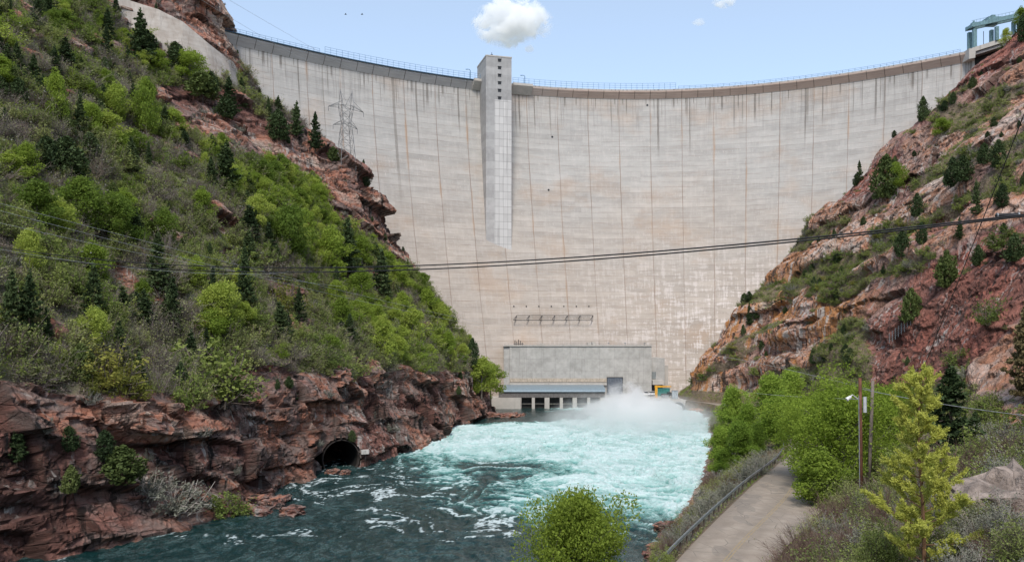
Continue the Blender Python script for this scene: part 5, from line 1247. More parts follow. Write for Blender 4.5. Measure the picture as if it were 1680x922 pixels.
# ---- plants set where the photograph shows them: kind, x, y of the foot, height in photo pixels, width factor, label
hand = [
 ('pine', 489, 226, 58, 1.0, 'dark pointed pine, left one of the two on the left ridge skyline'), ('pine', 517, 245, 60, 1.0, 'dark pointed pine, right one of the two on the left ridge skyline'),
 ('pine', 232, 108, 84, 1.1, 'tall dark pine near the upper left beside the abutment wall'), ('pine', 259, 62, 55, .8, 'slim dark pine in front of the top of the abutment wall'),
 ('pine', 371, 312, 76, 1.5, 'broad dark pine on the left slope below the middle rock outcrop'), ('pine', 376, 185, 58, 1.4, 'broad dark pine on the left skyline below the abutment wall'),
 ('pine', 403, 178, 32, 1.0, 'small dark pine on the left skyline right of the broad pine'), ('djun', 345, 150, 30, 1.5, 'dark bushy conifer below the middle of the abutment wall'),
 ('djun', 458, 228, 44, 1.3, 'rounded dark conifer left of the two skyline pines'), ('djun', 601, 302, 20, 1.2, 'tiny conifer on the cliff crest right of the pylon'), ('jun', 548, 262, 22, 1.2, 'small olive juniper at the left foot of the pylon'),
 ('pine', 573, 462, 100, 1.15, 'tall dark pine near the right edge of the left hillside above the cables'), ('pine', 628, 490, 82, 1.15, 'dark pine standing right of the tall one where the cables cross'),
 ('pine', 258, 480, 95, 1.1, 'dark pine on the lower left slope touching the cables'), ('pine', 48, 560, 105, 1.0, 'tall dark pine at the left edge above the river cliff'), ('pine', 18, 545, 100, 1.0, 'dark pine at the very left edge of the photo above the cliff'),
 ('pine', 78, 565, 60, .9, 'shorter dark pine right of the tall ones at the left edge'), ('pine', 400, 500, 90, .9, 'slim dark pine beside the bright green tree on the lower left slope'), ('pine', 490, 525, 55, 1.0, 'small dark pine in the grey brush of the lower left slope'),
 ('djun', 110, 290, 62, 1.5, 'dark spreading conifer on the upper left slope'), ('djun', 75, 275, 50, 1.4, 'dark conifer just left of the dark spreading one'), ('djun', 148, 262, 40, 1.5, 'low dark conifer right of the dark spreading one'),
 ('pine', 28, 760, 72, 1.1, 'green pine on the river cliff ledge at the left edge'), ('djun', 116, 738, 36, 1.4, 'dark juniper on the middle of the left river cliff'), ('djun', 172, 750, 44, 1.3, 'dark juniper right of the first on the river cliff'), ('jun', 200, 785, 52, 1.7, 'large dark green juniper low on the river cliff'),
 ('jun', 118, 805, 40, .9, 'narrow green juniper low at the left of the river cliff'), ('sage', 280, 820, 55, 1.3, 'grey leafy bush low on the river cliff near the water'), ('gshr', 370, 838, 40, 1.3, 'green bush at the foot of the left cliff by the boulders'), ('sage', 225, 800, 46, 1.3, 'grey-blue brush between junipers low on the river cliff'),
 ('tree', 790, 645, 62, 1.15, 'dark green tree beside the left end of the power plant'), ('tree', 828, 642, 60, 1.1, 'leafy dark green tree touching the left end of the power plant'), ('djun', 776, 602, 44, .8, 'dark pointed conifer above the power plant trees'),
 ('tree', 360, 545, 80, 1.15, 'bright green round tree in the middle of the lower left slope'), ('tree', 630, 592, 72, .8, 'bright green pointed tree near the right end of the left slope'), ('tree', 478, 430, 95, 1.0, 'bright green leafy tree on the middle left slope'), ('tree', 545, 450, 80, 1.0, 'bright green tree in front of the tall dark pine'),
 ('tree', 240, 225, 95, .6, 'tall slim bright green tree on the upper left slope'), ('tree', 150, 225, 55, .8, 'bright green bushy tree on the upper left slope'), ('tree', 90, 200, 85, .65, 'pale green slender tree at the upper left'), ('tree', 190, 200, 65, .8, 'pale greyish green tree left of the tall slim one'),
 ('tree', 60, 380, 85, 1.2, 'large bright green tree at the left edge above the cables'), ('tree', 130, 385, 95, 1.0, 'tallest bright green tree of the clump at the left'), ('tree', 195, 400, 80, 1.0, 'bright green tree at the right of the left clump'), ('tree', 150, 465, 70, 1.2, 'dense green tree below the bright clump at the left'), ('tree', 95, 395, 70, 1.0, 'green tree between the two largest of the left clump'),
 ('tree', 700, 520, 50, 1.0, 'bright green tree high at the right end of the left slope'), ('tree', 722, 545, 52, .9, 'green tree at the end of the left slope nearest the dam'), ('tree', 655, 470, 42, 1.1, 'small bright tree right of the dark pine by the cables'), ('tree', 675, 560, 60, 1.0, 'green tree just below the slope crest near the dam'), ('tree', 590, 500, 60, 1.0, 'green tree between the two dark pines'), ('tree', 560, 540, 55, 1.0, 'mid green tree below the tall dark pine'),
 ('tree', 500, 390, 50, 1.0, 'small bright green tree beside the crag on the left slope'), ('tree', 420, 380, 60, .9, 'green tree left of the bright leafy one'), ('tree', 330, 360, 55, 1.0, 'green tree below the broad dark pine'), ('tree', 270, 400, 60, .9, 'fresh green tree left of the broad pine foot'), ('tree', 735, 585, 45, .9, 'small green tree above the last crag before the dam'), ('tree', 590, 440, 55, .9, 'leafy green tree behind the tall dark pine'),
 ('yel', 165, 625, 62, 1.3, 'yellow-green bush on the cliff edge at the lower left'), ('yel', 205, 640, 50, 1.1, 'yellowish bush right of the larger yellow-green one'), ('jun', 130, 620, 55, 1.0, 'olive green bushy conifer at the cliff edge lower left'), ('gshr', 345, 635, 80, 1.3, 'wide green bush on the cliff edge above the dark rock'), ('gshr', 300, 655, 50, 1.0, 'pale green bush overhanging the cliff edge'),
 ('yel', 470, 500, 50, 1.0, 'yellow flowering bush on the lower left slope'), ('djun', 285, 112, 40, 1.4, 'dark conifer on the upper slope under the abutment wall'), ('tree', 312, 136, 52, 1.3, 'green tree under the abutment wall'), ('tree', 0, 135, 45, 1.5, 'round dark green tree at the upper left corner'),
 ('jun', 330, 160, 40, 1.6, 'olive juniper under the middle of the abutment wall'), ('djun', 372, 190, 30, 1.8, 'dark bushy conifer at the lower end of the abutment wall'), ('tree', 262, 120, 40, 1.3, 'pale green bushy tree left of the trees under the abutment wall'), ('djun', 240, 92, 40, 1.5, 'dark bushy conifer behind the tall pine at the abutment wall'), ('djun', 165, 165, 30, 1.4, 'small dark conifer beside the upper left crag'), ('pine', 190, 30, 40, .9, 'small pine beside the white block at the top'), ('tree', 660, 520, 45, 1.0, 'yellowish green tree on the right end of the slope'), ('djun', 425, 260, 26, 1.3, 'small dark conifer on the rock below the skyline'),
 # right side
 ('djun', 1510, 196, 36, .8, 'dark pointed juniper on the right skyline in front of the dam'), ('pine', 1378, 268, 34, .9, 'small thin pine on the right skyline halfway up'), ('djun', 1364, 268, 18, 1.0, 'little conifer left of the thin skyline pine'),
 ('jun', 1450, 322, 62, .9, 'dark juniper standing tall on the right slope'), ('tree', 1465, 318, 48, 1.0, 'bright green tree on the right slope beside the juniper'), ('djun', 1612, 274, 32, 1.1, 'dark conifer, left one of the pair high on the right slope'), ('djun', 1638, 270, 40, 1.0, 'dark conifer, right one of the pair high on the right slope'),
 ('djun', 1562, 300, 42, 1.0, 'conifer on the right slope left of the high pair'), ('djun', 1576, 298, 38, 1.3, 'broad conifer on the right slope below the high pair'), ('djun', 1500, 352, 34, 1.0, 'dark conifer above the cables on the right slope'), ('djun', 1510, 398, 32, .9, 'small dark conifer just under the cables on the right'),
 ('djun', 1478, 420, 38, 1.1, 'round conifer on the right slope below the cables'), ('jun', 1551, 468, 52, .9, 'green conifer above the red rock face'), ('djun', 1660, 428, 40, 1.3, 'dark shrubby conifer at the right edge below the cables'), ('djun', 1640, 338, 34, 1.0, 'dark conifer right of the cable splice'), ('pine', 1600, 350, 55, .8, 'thin grey-green pine crossing above the cables at right'),
 ('jun', 1493, 528, 50, .8, 'green conifer at the left end of the red rock face'), ('gshr', 1628, 520, 40, 1.0, 'green bush clinging to the red rock face'), ('gshr', 1565, 595, 22, 1.2, 'small olive bush low on the red rock face'), ('djun', 1380, 545, 16, 1.0, 'tiny dark bush on the lower right slope'), ('djun', 1330, 598, 22, .9, 'small dark bush above the roadside trees'), ('pine', 1572, 392, 36, 1.0, 'small pine under the cables at right'),
 ('pine', 1226, 532, 36, .8, 'thin conifer on the cliff edge in front of the dam at lower right'), ('pine', 1242, 524, 26, 1.0, 'second thin conifer on the cliff edge by the gallery doorway'), ('djun', 1218, 545, 16, .8, 'tiny dark conifer on the edge below the two thin ones'), ('gshr', 1240, 612, 14, 1.4, 'small bush on the orange cliff foot'), ('tree', 1620, 48, 26, .8, 'small tree in front of the spillway deck'), ('tree', 1664, 40, 30, .9, 'olive tree in front of the gantry'), ('djun', 1678, 66, 40, .8, 'dark conifer at the top right corner'),
 ('tree', 1540, 220, 30, 1.4, 'green bush-like tree on the upper right slope'), ('gshr', 1640, 402, 30, 1.6, 'green bush at the right edge below the cable splice'), ('djun', 1602, 430, 30, 1.1, 'dark conifer above the red rock at right'),
]
sizes_cap = dict(pine=16, tree=11, jun=9, djun=9)
for kd, px, py, hp, wf, lb in hand:
    p = ground_at(px, py)
    if p is None: continue
    hm = hp * p[1] / F; p[2] -= .12 * hm * (K[kd].unit == 1) + .05; K[kd].put(p, hm * 1.05, lb, None, wide=wf)

# ---- the mass of shrubs
PLf = PL.reshape(-1, 3); PRf = PR.reshape(-1, 3)
def area_w(P):
    du = np.linalg.norm(np.gradient(P, axis=0), axis=-1); dv = np.linalg.norm(np.gradient(P, axis=1), axis=-1); return (du * dv)
aL = area_w(PL).ravel(); aR = area_w(PR).ravel()
def inframe(P, mg=60):
    X = HX + F*P[:, 0]/np.maximum(P[:, 1], 1); Y = HY - F*(P[:, 2]-CH)/np.maximum(P[:, 1], 1)
    return (P[:, 1] > 14) & (X > -mg*2) & (X < 1680+mg*2) & (Y > -mg) & (Y < 922+mg)
visible = np.zeros(len(_all), bool); _v = _id[_id >= 0]; 
_occ = np.full(len(_all), 1e9); _cx = np.clip(_ix, 0, _zb.shape[1]-1); _cy = np.clip(_iy, 0, _zb.shape[0]-1); _near = _all[:, 1] < _zb[_cy, _cx] + 9
visL, visR = _near[:_nL], _near[_nL:]
def region(P):
    x, y, z = P
    if x < 0:
        if z < 24: return 'on the river cliff left of the tunnel' if y < 160 else ('on the river cliff above the tunnel' if y < 195 else 'on the cliff between the tunnel and the dam')
        if y > 265: return 'on the crags below the lattice pylon' if z > 70 else 'at the slope end beside the dam'
        if z > 95: return 'high on the left slope under the abutment wall' if y > 215 else 'at the top left corner of the slope'
        if z > 60: return 'on the left slope below the pylon ridge' if y > 205 else 'on the left slope above the bright tree clump'
        return 'low on the left slope above the tunnel' if y > 165 else 'low on the left slope where the cables start'
    if z < 9.5 and y > 45: return 'on the bank between river and road'
    if y < 75: return 'in the foreground right of the road'
    if z < 22: return 'at the foot of the right cliff behind the poles'
    if z > 90: return 'high on the right slope below the gantry'
    if z > 50: return 'on the right slope above the black cables'
    return 'on the right slope below the black cables'
words = dict(gshr='leafy green shrub', fshr='bright green shrub', oshr='dull olive shrub', sage='grey-leaved shrub', bare='bare twiggy grey shrub', yel='yellow-green shrub', jun='small olive juniper', djun='small dark conifer', tree='fresh green small tree', pine='small dark pine', brown='brown leafless bush', sb='silvery sagebrush', gn='dark green leafy bush')
def scatter(P, wgt, n, kd, lo, hi, mind=1.0, seed=0, wide=1.0, sink=.12, taken=[]):
    r = np.random.default_rng(seed); wgt = wgt / wgt.sum(); idx = r.choice(len(P), n * 4, p=wgt); put = 0
    for i in idx:
        p = P[i]; s = r.uniform(lo, hi) ** 1.0
        if any((p[0]-q[0])**2 + (p[1]-q[1])**2 + (p[2]-q[2])**2 < (mind*(s+q[3])*.25)**2 for q in taken[-900:]): continue
        taken.append((*p, s)); reg = region(p); big_ = 'larger' if s > (lo+hi)/2 else 'smaller'
        lb = f'{big_} {words[kd]} {reg}'; K[kd].put((p[0], p[1], p[2] - sink*s*.6), s, lb, f'{words[kd]}s {reg}', wide=wide * r.uniform(.75, 1.5)); put += 1
        if put >= n: break
clL = lambda sc, sd: fbm(PLf[:, 0]*sc, PLf[:, 1]*sc, PLf[:, 2]*sc, 3, sd)
okL = (inframe(PLf) & visL & (rockL.ravel() < .55) & (PLf[:, 2] > 14)).astype(float) * aL
ledL = (inframe(PLf) & visL & (rockL.ravel() >= .4) & (PLf[:, 2] > 5) & (_alln[:_nL, 2] > .55)).astype(float) * aL
c1, c2, c3 = clL(.03, 1001), clL(.04, 1002), clL(.06, 1003)
upL = sstep(40, 100, PLf[:, 2]); rt_ = sstep(160, 260, PLf[:, 1])
scatter(PLf, okL * np.exp(c1*4 + rt_*1.2 - upL*.3), 170, 'tree', 3.5, 7.5, 1.0, 1)
scatter(PLf, okL * np.exp(c2*3), 70, 'pine', 4.5, 9.5, .9, 61, wide=1.05)
scatter(PLf, okL * np.exp(c2*4), 60, 'djun', 2.2, 4.8, .9, 2)
scatter(PLf, okL * np.exp(c3*4 + upL), 60, 'jun', 1.8, 4.0, .9, 3)
scatter(PLf, okL * np.exp(c1*4 - c2 + rt_), 285, 'fshr', 1.8, 4.2, .6, 4)
scatter(PLf, okL * np.exp(c3*2), 290, 'gshr', 1.7, 4.2, .6, 5)
scatter(PLf, okL * np.exp(-c1*2), 290, 'oshr', 1.6, 4.0, .6, 6)
scatter(PLf, okL * np.exp(-c1*3), 270, 'bare', 1.8, 4.4, .6, 8)
scatter(PLf, okL * np.exp(-c2*2), 120, 'sage', 1.1, 2.6, .7, 7)
L_hazy = leaf_mat('budding_grey_leaves', (.18, .18, .10), (.27, .28, .14), (.36, .38, .18), trans=.3)
twig_p = simple('purple_grey_twigs', (.20, .165, .16), .9, 0, .35, 3)
K['thk'] = Kind('twiggy_thicket', 'thicket', [shrub_geo(s+400, 1.2, 1, 60, 1500, .035, twigs=11, sr=.012) for s in range(5)], twig_p, L_hazy, False, 1); words['thk'] = 'hazy purplish grey thicket'
K['oak'] = Kind('scrub_oak', 'shrub', [shrub_geo(s+420, 1.1, 1.05, 40, 3200, .04, twigs=6) for s in range(5)], twig, L_olive, False, 1); words['oak'] = 'tall olive green scrub oak'
rim = (okL * sstep(32, 20, PLf[:, 2]))
scatter(PLf, rim, 75, 'thk', 2.0, 3.8, .5, 51, taken=[]); scatter(PLf, rim, 60, 'oak', 2.0, 3.8, .5, 52, taken=[])
scatter(PLf, okL * np.exp(-c3*2), 215, 'thk', 2.0, 4.6, .6, 53); scatter(PLf, okL * np.exp(c3*2), 230, 'oak', 2.0, 4.4, .6, 54)
scatter(PLf, okL * np.exp(c2*3), 30, 'yel', 1.3, 2.8, .7, 9)
scatter(PLf, ledL, 22, 'djun', 1.2, 2.6, .9, 10); scatter(PLf, ledL, 50, 'sage', .9, 2.2, .8, 11)
okR = (inframe(PRf) & visR & (rockR.ravel() < .6) & (PRf[:, 2] > 9) & (PRf[:, 1] > 80) & (VV.ravel() > 4.25)).astype(float) * aR
ledR = (inframe(PRf) & visR & (rockR.ravel() >= .4) & (_alln[_nL:, 2] > .7) & (PRf[:, 1] > 100) & (VV.ravel() > 4.6)).astype(float) * aR
d1 = fbm(PRf[:, 0]*.04, PRf[:, 1]*.04, PRf[:, 2]*.04, 3, 1010); d2 = fbm(PRf[:, 0]*.05, PRf[:, 1]*.05, PRf[:, 2]*.05, 3, 1011)
K['shrR'] = Kind('hillside_shrub', 'shrub', [shrub_geo(s+110, 1.2, .8, 34, 3000, .043, twigs=5) for s in range(4)], twig, L_gshr, False, 1); words['shrR'] = 'low green shrub'
K['oshR'] = Kind('dry_shrub', 'shrub', [shrub_geo(s+120, 1.3, .7, 36, 2600, .04, twigs=5) for s in range(4)], twig, L_olive, False, 1); words['oshR'] = 'low dry olive shrub'
scatter(PRf, okR * np.exp(d1*3), 230, 'shrR', 1.2, 3.0, .7, 20); scatter(PRf, okR * np.exp(-d1*2), 280, 'oshR', 1.0, 2.6, .7, 21)
scatter(PRf, okR * np.exp(-d2*2) , 70, 'sage', 1.0, 2.4, .7, 22); scatter(PRf, okR * np.exp(d2*3), 40, 'djun', 1.8, 3.6, .9, 23)
scatter(PRf, ledR, 35, 'djun', 1.3, 3.0, .9, 24); scatter(PRf, ledR, 60, 'oshR', .8, 1.8, .9, 25); scatter(PRf, okR * np.exp(d1*4), 30, 'yel', 1.0, 2.2, .9, 26)

# undergrowth nobody could count: tufts and low brush over all the soil
def undergrowth(name, P, wgt, n, mats, seed, size=(.35, 1.1), per=14, ls=.17):
    r = np.random.default_rng(seed); i = r.choice(len(P), n, p=wgt/wgt.sum()); s = r.uniform(*size, n); cl = r.normal(0, 1, n) > 0
    c = np.repeat(P[i], per, 0); ss = np.repeat(s, per); d = rvec(n*per, r); d[:, 2] = np.abs(d[:, 2]) * .9
    Q = c + d * ss[:, None] * r.uniform(.2, 1, n*per)[:, None]; V, Fq = leafquads(Q, ls, r, .4, 2.0, d * .8 + [0, 0, .5])
    k = len(mats); cm = (fbm(P[i][:, 0]*.12, P[i][:, 1]*.12, P[i][:, 2]*.12, 3, seed) * 2.2 + .5 + r.normal(0, .25, n)) * k; mi = np.repeat(np.clip(cm, 0, k-.01).astype(int), per)
    o = link(name, mesh_np(name, V, Fq, mats, mi=mi)); tag(o, kind='stuff'); return o
L_dry = leaf_mat('dry_grass', (.17, .145, .09), (.24, .205, .13), (.31, .27, .18), trans=.2)
o = undergrowth('undergrowth', PLf, okL, 60000, [twig, L_olive, L_gshr, L_grey, L_gshr, L_olive, L_green], 5, (.4, 1.3), 14, .15); tag(o, 'low mixed undergrowth covering the left hillside', 'undergrowth')
okR2 = (inframe(PRf) & (rockR.ravel() < .6) & (VV.ravel() > 3.15) & (PRf[:, 1] > 70)).astype(float) * aR
o = undergrowth('undergrowth', PRf, okR2, 30000, [twig, L_dry, L_olive, L_olive, L_gshr], 6, (.35, 1.1), 14, .13); tag(o, 'low dry undergrowth covering the right slopes', 'undergrowth')

# ---- right bank: trees between river and road, brush, foreground
L_big = leaf_mat('light_green_leaves', (.13, .20, .03), (.27, .37, .05), (.42, .50, .10), trans=.45)
K['big'] = Kind('leafy_tree', 'tree', [tree_geo(s+140, 12, 11.5, trunk=.28, limbs=20, subs=8, leaves=46000, lsize=.14, first=.06, clump=.56, round_=.6) for s in range(3)], bark_g, L_big, True, 12)
L_mid = leaf_mat('mid_green_leaves', (.12, .20, .03), (.23, .34, .048), (.34, .45, .08), trans=.4)
K['pop'] = Kind('riverside_tree', 'tree', [tree_geo(s+150, 12, 6.2, trunk=.2, limbs=20, subs=7, leaves=26000, lsize=.15, first=.05, clump=.6, round_=.5, narrow=.7) for s in range(3)], bark_g, L_mid, True, 12)
def put(kd, px, py, Y, hp, lb, wide=1.0, v=None, group=None):
    """plant whose foot stands at that column, Y metres away, on the ground there"""
    X = (px - HX)/F*Y; z = height(X, Y); hm = hp*Y/F; return K[kd].put((X, Y, z - .1), hm, lb, group, wide=wide, v=v)
def top(kd, px, pytop, Y, lb, wide=1.0, v=None, group=None):
    """same, its top at a given height of the photograph"""
    X = (px - HX)/F*Y; z = height(X, Y); zt = CH - (pytop-HY)/F*Y; return K[kd].put((X, Y, z - .15), (zt - z + .15), lb, group, wide=wide, v=v)
top('big', 1385, 640, 97, 'big round leafy green tree overhanging the road by the poles', 1.05, 0)
top('big', 1460, 640, 112, 'leafy green tree behind the two utility poles', .85, 1)
top('big', 1335, 655, 106, 'leafy tree at the left of the big clump hanging over the road end', .9, 2)
top('tree', 1345, 735, 86, 'low bright green tree at the road edge under the big one', 1.3)
top('pop', 1200, 632, 188, 'tall upright green tree nearest the jets on the river bank', .95, 0)
top('pop', 1262, 612, 172, 'tall dense green tree on the bank left of the big leafy tree', 1.15, 1)
top('pop', 1300, 604, 178, 'tallest upright green tree of the riverside row', 1.0, 2)
top('pop', 1225, 660, 165, 'mid green tree in front of the riverside row', 1.0, 1)
top('pop', 1245, 692, 150, 'short bright tree at the road side of the riverside row', .9, 0)
top('pop', 1180, 700, 150, 'mid green upright tree at the river edge left of the riverside row', 1.1, 1)
top('pop', 1215, 690, 146, 'leafy tree low at the front of the riverside row', 1.3, 2)
top('pop', 1275, 650, 150, 'broad green tree between the riverside row and the road bend', 1.25, 0)
top('pop', 1188, 735, 146, 'low dark green tree at the water end of the riverside row', 1.3, 2)
top('pop', 1283, 640, 160, 'green tree behind the road bend in the riverside row', 1.2, 0)
L_bush = leaf_mat('spring_yellow_green_leaves', (.14, .20, .03), (.25, .33, .048), (.37, .43, .085), trans=.45)
K['bigb'] = Kind('round_tree', 'tree', [tree_geo(171, 9, 8.0, trunk=.2, limbs=24, subs=12, leaves=60000, lsize=.095, first=.06, clump=.44, round_=.7)], bark_g, L_bush, True, 9)
top('bigb', 948, 812, 60, 'round fresh green tree at the bottom edge in front of the river', .76, 0)
top('pine', 1560, 604, 88, 'dark round-topped pine behind the yellow-green conifer', 1.5, 1)
L_tan = leaf_mat('tan_needles', (.15, .12, .06), (.21, .17, .085), (.27, .23, .11), trans=.15)
K['tanp'] = Kind('tan_pine', 'pine tree', [conifer_geo(300, 9, 4.4, nleaf=9000)], bark, L_tan, True, 9)
top('tanp', 1684, 505, 112, 'tan brown dying pine at the right edge', .9)
K['sb'] = Kind('sagebrush', 'shrub', [shrub_geo(s+200, 1.25, .85, 70, 11000, .027, twigs=7, sr=.010, up=.9) for s in range(4)], twig_w, L_grey, False, 1)
K['brown'] = Kind('leafless_bush', 'shrub', [shrub_geo(s+210, 1.2, .9, 120, 300, .03, twigs=16, sr=.008) for s in range(4)], twig_r, L_olive, False, 1)
K['gn'] = Kind('leafy_bush', 'shrub', [shrub_geo(s+220, 1.1, 1, 60, 9500, .032, twigs=7, sr=.010) for s in range(4)], twig, L_gshr, False, 1)
K['ol'] = Kind('olive_bush', 'shrub', [shrub_geo(s+230, 1.15, .95, 80, 7500, .028, twigs=9, sr=.010) for s in range(4)], twig, L_olive, False, 1); words['ol'] = 'dull olive bush'
near = [
 ('brown', 1072, 62, 1.8, 'brown leafless bush at the bottom edge left of the guardrail'), ('brown', 1098, 68, 1.9, 'leafless brown bush on the bank below the guardrail'), ('sb', 1115, 74, 2.2, 'silvery sagebrush on the bank above the dark boulders'), ('sb', 1150, 84, 2.2, 'sagebrush left of the guardrail, second up the bank'),
 ('sb', 1165, 92, 2.4, 'sagebrush clump in the middle of the bank'), ('sb', 1205, 100, 2.6, 'round silvery sagebrush close behind the guardrail'), ('sb', 1235, 112, 2.8, 'large grey sagebrush left of the top of the guardrail'), ('brown', 1140, 80, 1.6, 'small brown bush down the bank from the guardrail'), ('sb', 1190, 108, 2.2, 'sagebrush between the riverside trees and the bank edge'),
 ('ol', 1150, 98, 2.0, 'olive bush at the waterline of the right bank'), ('gn', 1130, 90, 1.6, 'little green bush over the right waterline'), ('sb', 1255, 125, 2.8, 'grey sagebrush beneath the riverside trees'), ('ol', 1215, 128, 2.6, 'olive bush beneath the riverside trees'), ('brown', 1180, 120, 2.2, 'brown bush by the water under the riverside trees'), ('sb', 1090, 66, 1.6, 'low sagebrush at the bottom edge by the water'), ('gn', 1085, 60, 1.5, 'green tuft bush at the very bottom by the guardrail'),
 ('gn', 1370, 86, 3.0, 'dense green bush under the big tree at the road edge'), ('gn', 1342, 90, 2.4, 'low green bush at the road edge under the big tree'), ('brown', 1395, 66, 2.4, 'brown twiggy bush right of the road below the poles'), ('brown', 1340, 58, 2.0, 'low brown brush at the right road edge'), ('brown', 1290, 56, 2.2, 'brown brush at the bottom right of the road'), ('brown', 1355, 48, 2.0, 'reddish brown brush near the bottom edge'),
 ('ol', 1430, 64, 2.8, 'olive bush at the foot of the red-brown pole'), ('brown', 1450, 60, 3.0, 'dark leafless bush between pole and yellow-green conifer'), ('ol', 1395, 44, 2.0, 'pale olive bush at the bottom right of the road'), ('gn', 1370, 40, 1.9, 'thin green bush at the bottom edge right of the road'), ('ol', 1470, 75, 3.0, 'grey-green bush behind the yellow-green conifer'), ('gn', 1490, 82, 3.4, 'green bush right of the leaning pole'),
 ('brown', 1560, 66, 3.6, 'large brown leafless bush right of the yellow-green conifer'), ('brown', 1610, 58, 3.4, 'tall leafless bush at right above the boulder'), ('gn', 1620, 70, 3.6, 'dark green bush under the tan pine'), ('sb', 1640, 92, 3.0, 'pale sagebrush patch on the right below the red rock'), ('sb', 1600, 98, 3.0, 'pale sagebrush left of the patch below the red rock'), ('sb', 1670, 80, 3.2, 'pale sagebrush at the right edge below the tan pine'),
 ('brown', 1660, 66, 3.4, 'purplish grey leafless bush at the right edge'), ('ol', 1530, 74, 3.4, 'olive bush below the round-topped pine'), ('gn', 1660, 44, 2.0, 'vivid green bush above the big boulder at the right edge'), ('sb', 1610, 30, 1.3, 'sagebrush in front of the big boulder'), ('sb', 1650, 25, 1.2, 'dark grey sagebrush at the bottom right corner'), ('ol', 1600, 23, 1.0, 'dark olive brush in the bottom right corner'),
 ('brown', 1640, 27, 1.3, 'leafless twigs in the bottom right corner'), ('sb', 1560, 36, 1.8, 'sagebrush right of the yellow-green conifer'), ('ol', 1460, 40, 2.2, 'olive bush left of the yellow-green conifer'), ('sb', 1420, 52, 2.2, 'blue-grey sagebrush right of the road'), ('brown', 1400, 56, 2.2, 'brown twigs in front of the blue-grey sagebrush'), ('sb', 1500, 50, 2.2, 'sagebrush behind the lower branches of the conifer'),
 ('brown', 1330, 44, 1.6, 'low reddish brush close to the bottom edge'), ('brown', 1580, 46, 2.4, 'brown bush between conifer and boulder'), ('gn', 1440, 34, 1.4, 'small green bush left of the conifer foot'), ('sb', 1675, 40, 2.0, 'sagebrush on the right side of the big boulder'), ('brown', 1500, 88, 3.2, 'leafless bush under the slope behind the poles'), ('ol', 1400, 76, 2.6, 'olive bush between the road and the red-brown pole')]
near += [('brown', 1318, 60, 2.4, 'brown twiggy bush spilling onto the right road edge at the bottom'), ('ol', 1345, 66, 2.2, 'olive tuft bush at the right road edge'), ('brown', 1282, 52, 1.8, 'reddish low brush beside the road at the bottom edge'), ('sb', 1370, 62, 2.2, 'grey sagebrush behind the brown brush right of the road'), ('brown', 1372, 72, 2.3, 'brown brush below the low bright roadside tree')]
for kd, px, Y, s, lb in near:
    X = (px-HX)/F*Y; K[kd].put((X, Y, height(X, Y) - .12), s, lb, wide=random.uniform(.95, 1.2))
okN = (inframe(PRf, 100) & (PRf[:, 1] > 30) & (PRf[:, 1] < 100) & (VV.ravel() > 3.3) & (PRf[:, 2] < 34)).astype(float) * aR
scatter(PRf, okN, 60, 'brown', 1.2, 2.6, .8, 31); scatter(PRf, okN, 55, 'sb', 1.0, 2.2, .8, 32); scatter(PRf, okN, 45, 'ol', 1.2, 2.6, .8, 33); scatter(PRf, okN, 20, 'gn', 1.2, 2.6, .8, 34)
okB = ((PRf[:, 1] > 50) & (PRf[:, 1] < 285) & (VV.ravel() > 1.15) & (VV.ravel() < 1.68)).astype(float) * aR
scatter(PRf, okB, 40, 'sage', 1.0, 2.4, .7, 35); scatter(PRf, okB, 40, 'ol', 1.2, 2.6, .7, 36); scatter(PRf, okB, 25, 'brown', 1.2, 2.4, .7, 37)
gN = ((PRf[:, 1] > 16) & (PRf[:, 1] < 100) & (VV.ravel() > 3.08) & (PRf[:, 2] < 34) & (rockR.ravel() < .5)).astype(float) * aR
o = undergrowth('dry_grass', PRf, gN, 30000, [twig, L_dry, twig_r, L_grey, L_olive, L_gshr], 7, (.10, .4), 9, .055); tag(o, 'dry grass and low brush on the ground right of the road', 'grass')
gB = ((PRf[:, 1] > 45) & (PRf[:, 1] < 290) & (((VV.ravel() > 1.12) & (VV.ravel() < 1.99)) | ((VV.ravel() > 3.04) & (VV.ravel() < 3.5)))).astype(float) * aR
o = undergrowth('bank_grass', PRf, gB, 16000, [L_dry, L_grey, L_olive, L_gshr, L_gshr], 8, (.12, .5), 10, .09); tag(o, 'grass and low brush along both sides of the road', 'grass')

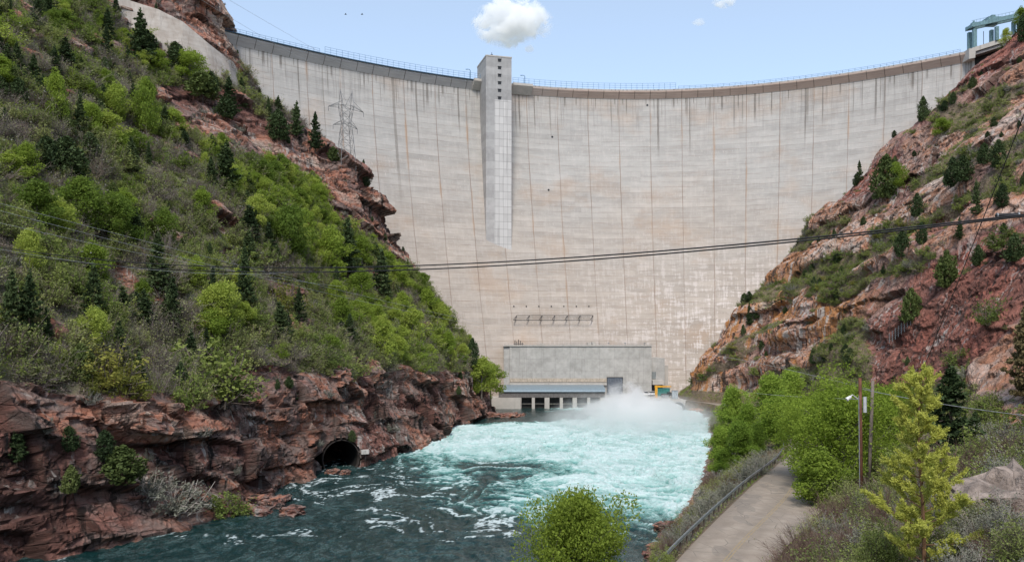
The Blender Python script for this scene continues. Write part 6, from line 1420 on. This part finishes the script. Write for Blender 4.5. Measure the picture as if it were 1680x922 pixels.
# the yellow-green conifer in the foreground
def ragged_conifer(seed, h, nleaf, lsize):
    """open, ragged young juniper: a bare-looking spine, upswept branches, needles in dense clumps at their ends"""
    r = np.random.default_rng(seed); n = 9; ax = np.zeros((n, 3)); ax[:, 2] = np.linspace(-.4, h*.97, n); ax[:, 0] = np.cumsum(r.normal(0, .035, n)) - np.linspace(0, .22, n)**1; ax[:, 1] = np.cumsum(r.normal(0, .03, n))
    wood = [strokes(ax[k:k+1], ax[k+1:k+2], .075*(1-k/n*.85), .075*(1-(k+1)/n*.85), 7) for k in range(n-1)]; tips = []; sz = []
    for k in range(50):
        t = .02 + .96 * (k / 50) ** .95
        wd_ = np.interp(t, [0, .25, .42, .52, .6, .75, .9, 1], [1.75, 1.7, 1.35, .7, .5, .68, .42, .06]) * r.uniform(.45, 1.1)
        az = k * 2.4 + r.uniform(-.4, .4); p = np.array([np.interp(t*h, ax[:, 2], ax[:, j]) for j in range(3)])
        e = p + np.array([math.cos(az)*wd_, math.sin(az)*wd_, wd_*r.uniform(.25, .7)]); m_ = p + (e-p)*.5 - [0, 0, .08*wd_]
        wood.append(strokes(p[None], m_[None], .022, .014, 4)); wood.append(strokes(m_[None], e[None], .014, .005, 4))
        for j in range(int(4 + wd_ * 7)):
            q = r.uniform(.35, 1.05); s_p = p + (m_-p)*q*2 if q < .5 else m_ + (e-m_)*(q*2-1); d = (e-p)/(np.linalg.norm(e-p)+1e-6)*.6 + rvec(1, r)[0]*[1, 1, .6] + [0, 0, .35]
            tp_ = s_p + d * r.uniform(.10, .26); wood.append(strokes(s_p[None], tp_[None], .006, .003)); tips.append((s_p + tp_)/2); sz.append(d)
    tips = np.array(tips); D = np.array(sz); i = r.integers(0, len(tips), nleaf); Q = tips[i] + D[i] * r.uniform(-.12, .2, nleaf)[:, None] + r.normal(0, .035, (nleaf, 3))
    return merge(wood), leafquads(Q, lsize, r, .2, 3.2, D[i] + rvec(nleaf, r)*.5)
K['lime'] = Kind('young_conifer', 'conifer', [ragged_conifer(401, 5.6, 100000, .025)], simple('orange_brown_bark', (.20, .11, .06), .9, 0, .3, 6), L_lime, True, 5.6)
top('lime', 1520, 606, 21.5, 'yellow-green young conifer standing alone in the right foreground', .84)
for k, (px, Y, s_, kd, lb) in enumerate(((1640, 22.5, .8, 'brown', 'brown twigs leaning on the foot of the big boulder'), (1560, 19, .6, 'sb', 'little silvery sage by the bottom edge right of the conifer'), (1610, 21.5, .8, 'sb', 'pale sage between the conifer and the big boulder'), (1678, 20, .8, 'sb', 'pale sage at the right edge under the big boulder'), (1590, 19, .9, 'sb', 'silvery sagebrush right at the bottom edge below the big boulder'), (1630, 20, .9, 'brown', 'leafless twigs at the bottom edge below the big boulder'), (1670, 18, .9, 'ol', 'olive brush in the extreme bottom right corner'), (1560, 22, 1.0, 'ol', 'olive brush right of the young conifer foot'), (1650, 21.5, 1.0, 'sb', 'silvery brush just under the big boulder'), (1612, 24, 1.0, 'gn', 'small green bush under the big boulder'),
        (1450, 24, 1.0, 'gn', 'small green bush at the bottom edge left of the young conifer'), (1430, 30, 1.2, 'ol', 'olive bush at the bottom edge left of the young conifer'), (1480, 30, 1.3, 'brown', 'twiggy bush behind the left side of the young conifer'), (1560, 30, 1.4, 'sb', 'sagebrush behind the right side of the young conifer'), (1600, 34, 1.6, 'ol', 'olive bush left of the big boulder'), (1630, 38, 1.8, 'gn', 'green bush behind the big boulder'), (1675, 33, 1.6, 'sb', 'sagebrush behind the right end of the big boulder'))):
    X = (px-HX)/F*Y; K[kd].put((X, Y, height(X, Y) - .08), s_, lb, wide=random.uniform(.95, 1.2))

for o in [o for o in col.objects if o.name.startswith('boulder') and o.location.y < 45 and o.location.x > 5]:
    o.location.z = height(o.location.x, o.location.y) + o.dimensions.z * .12
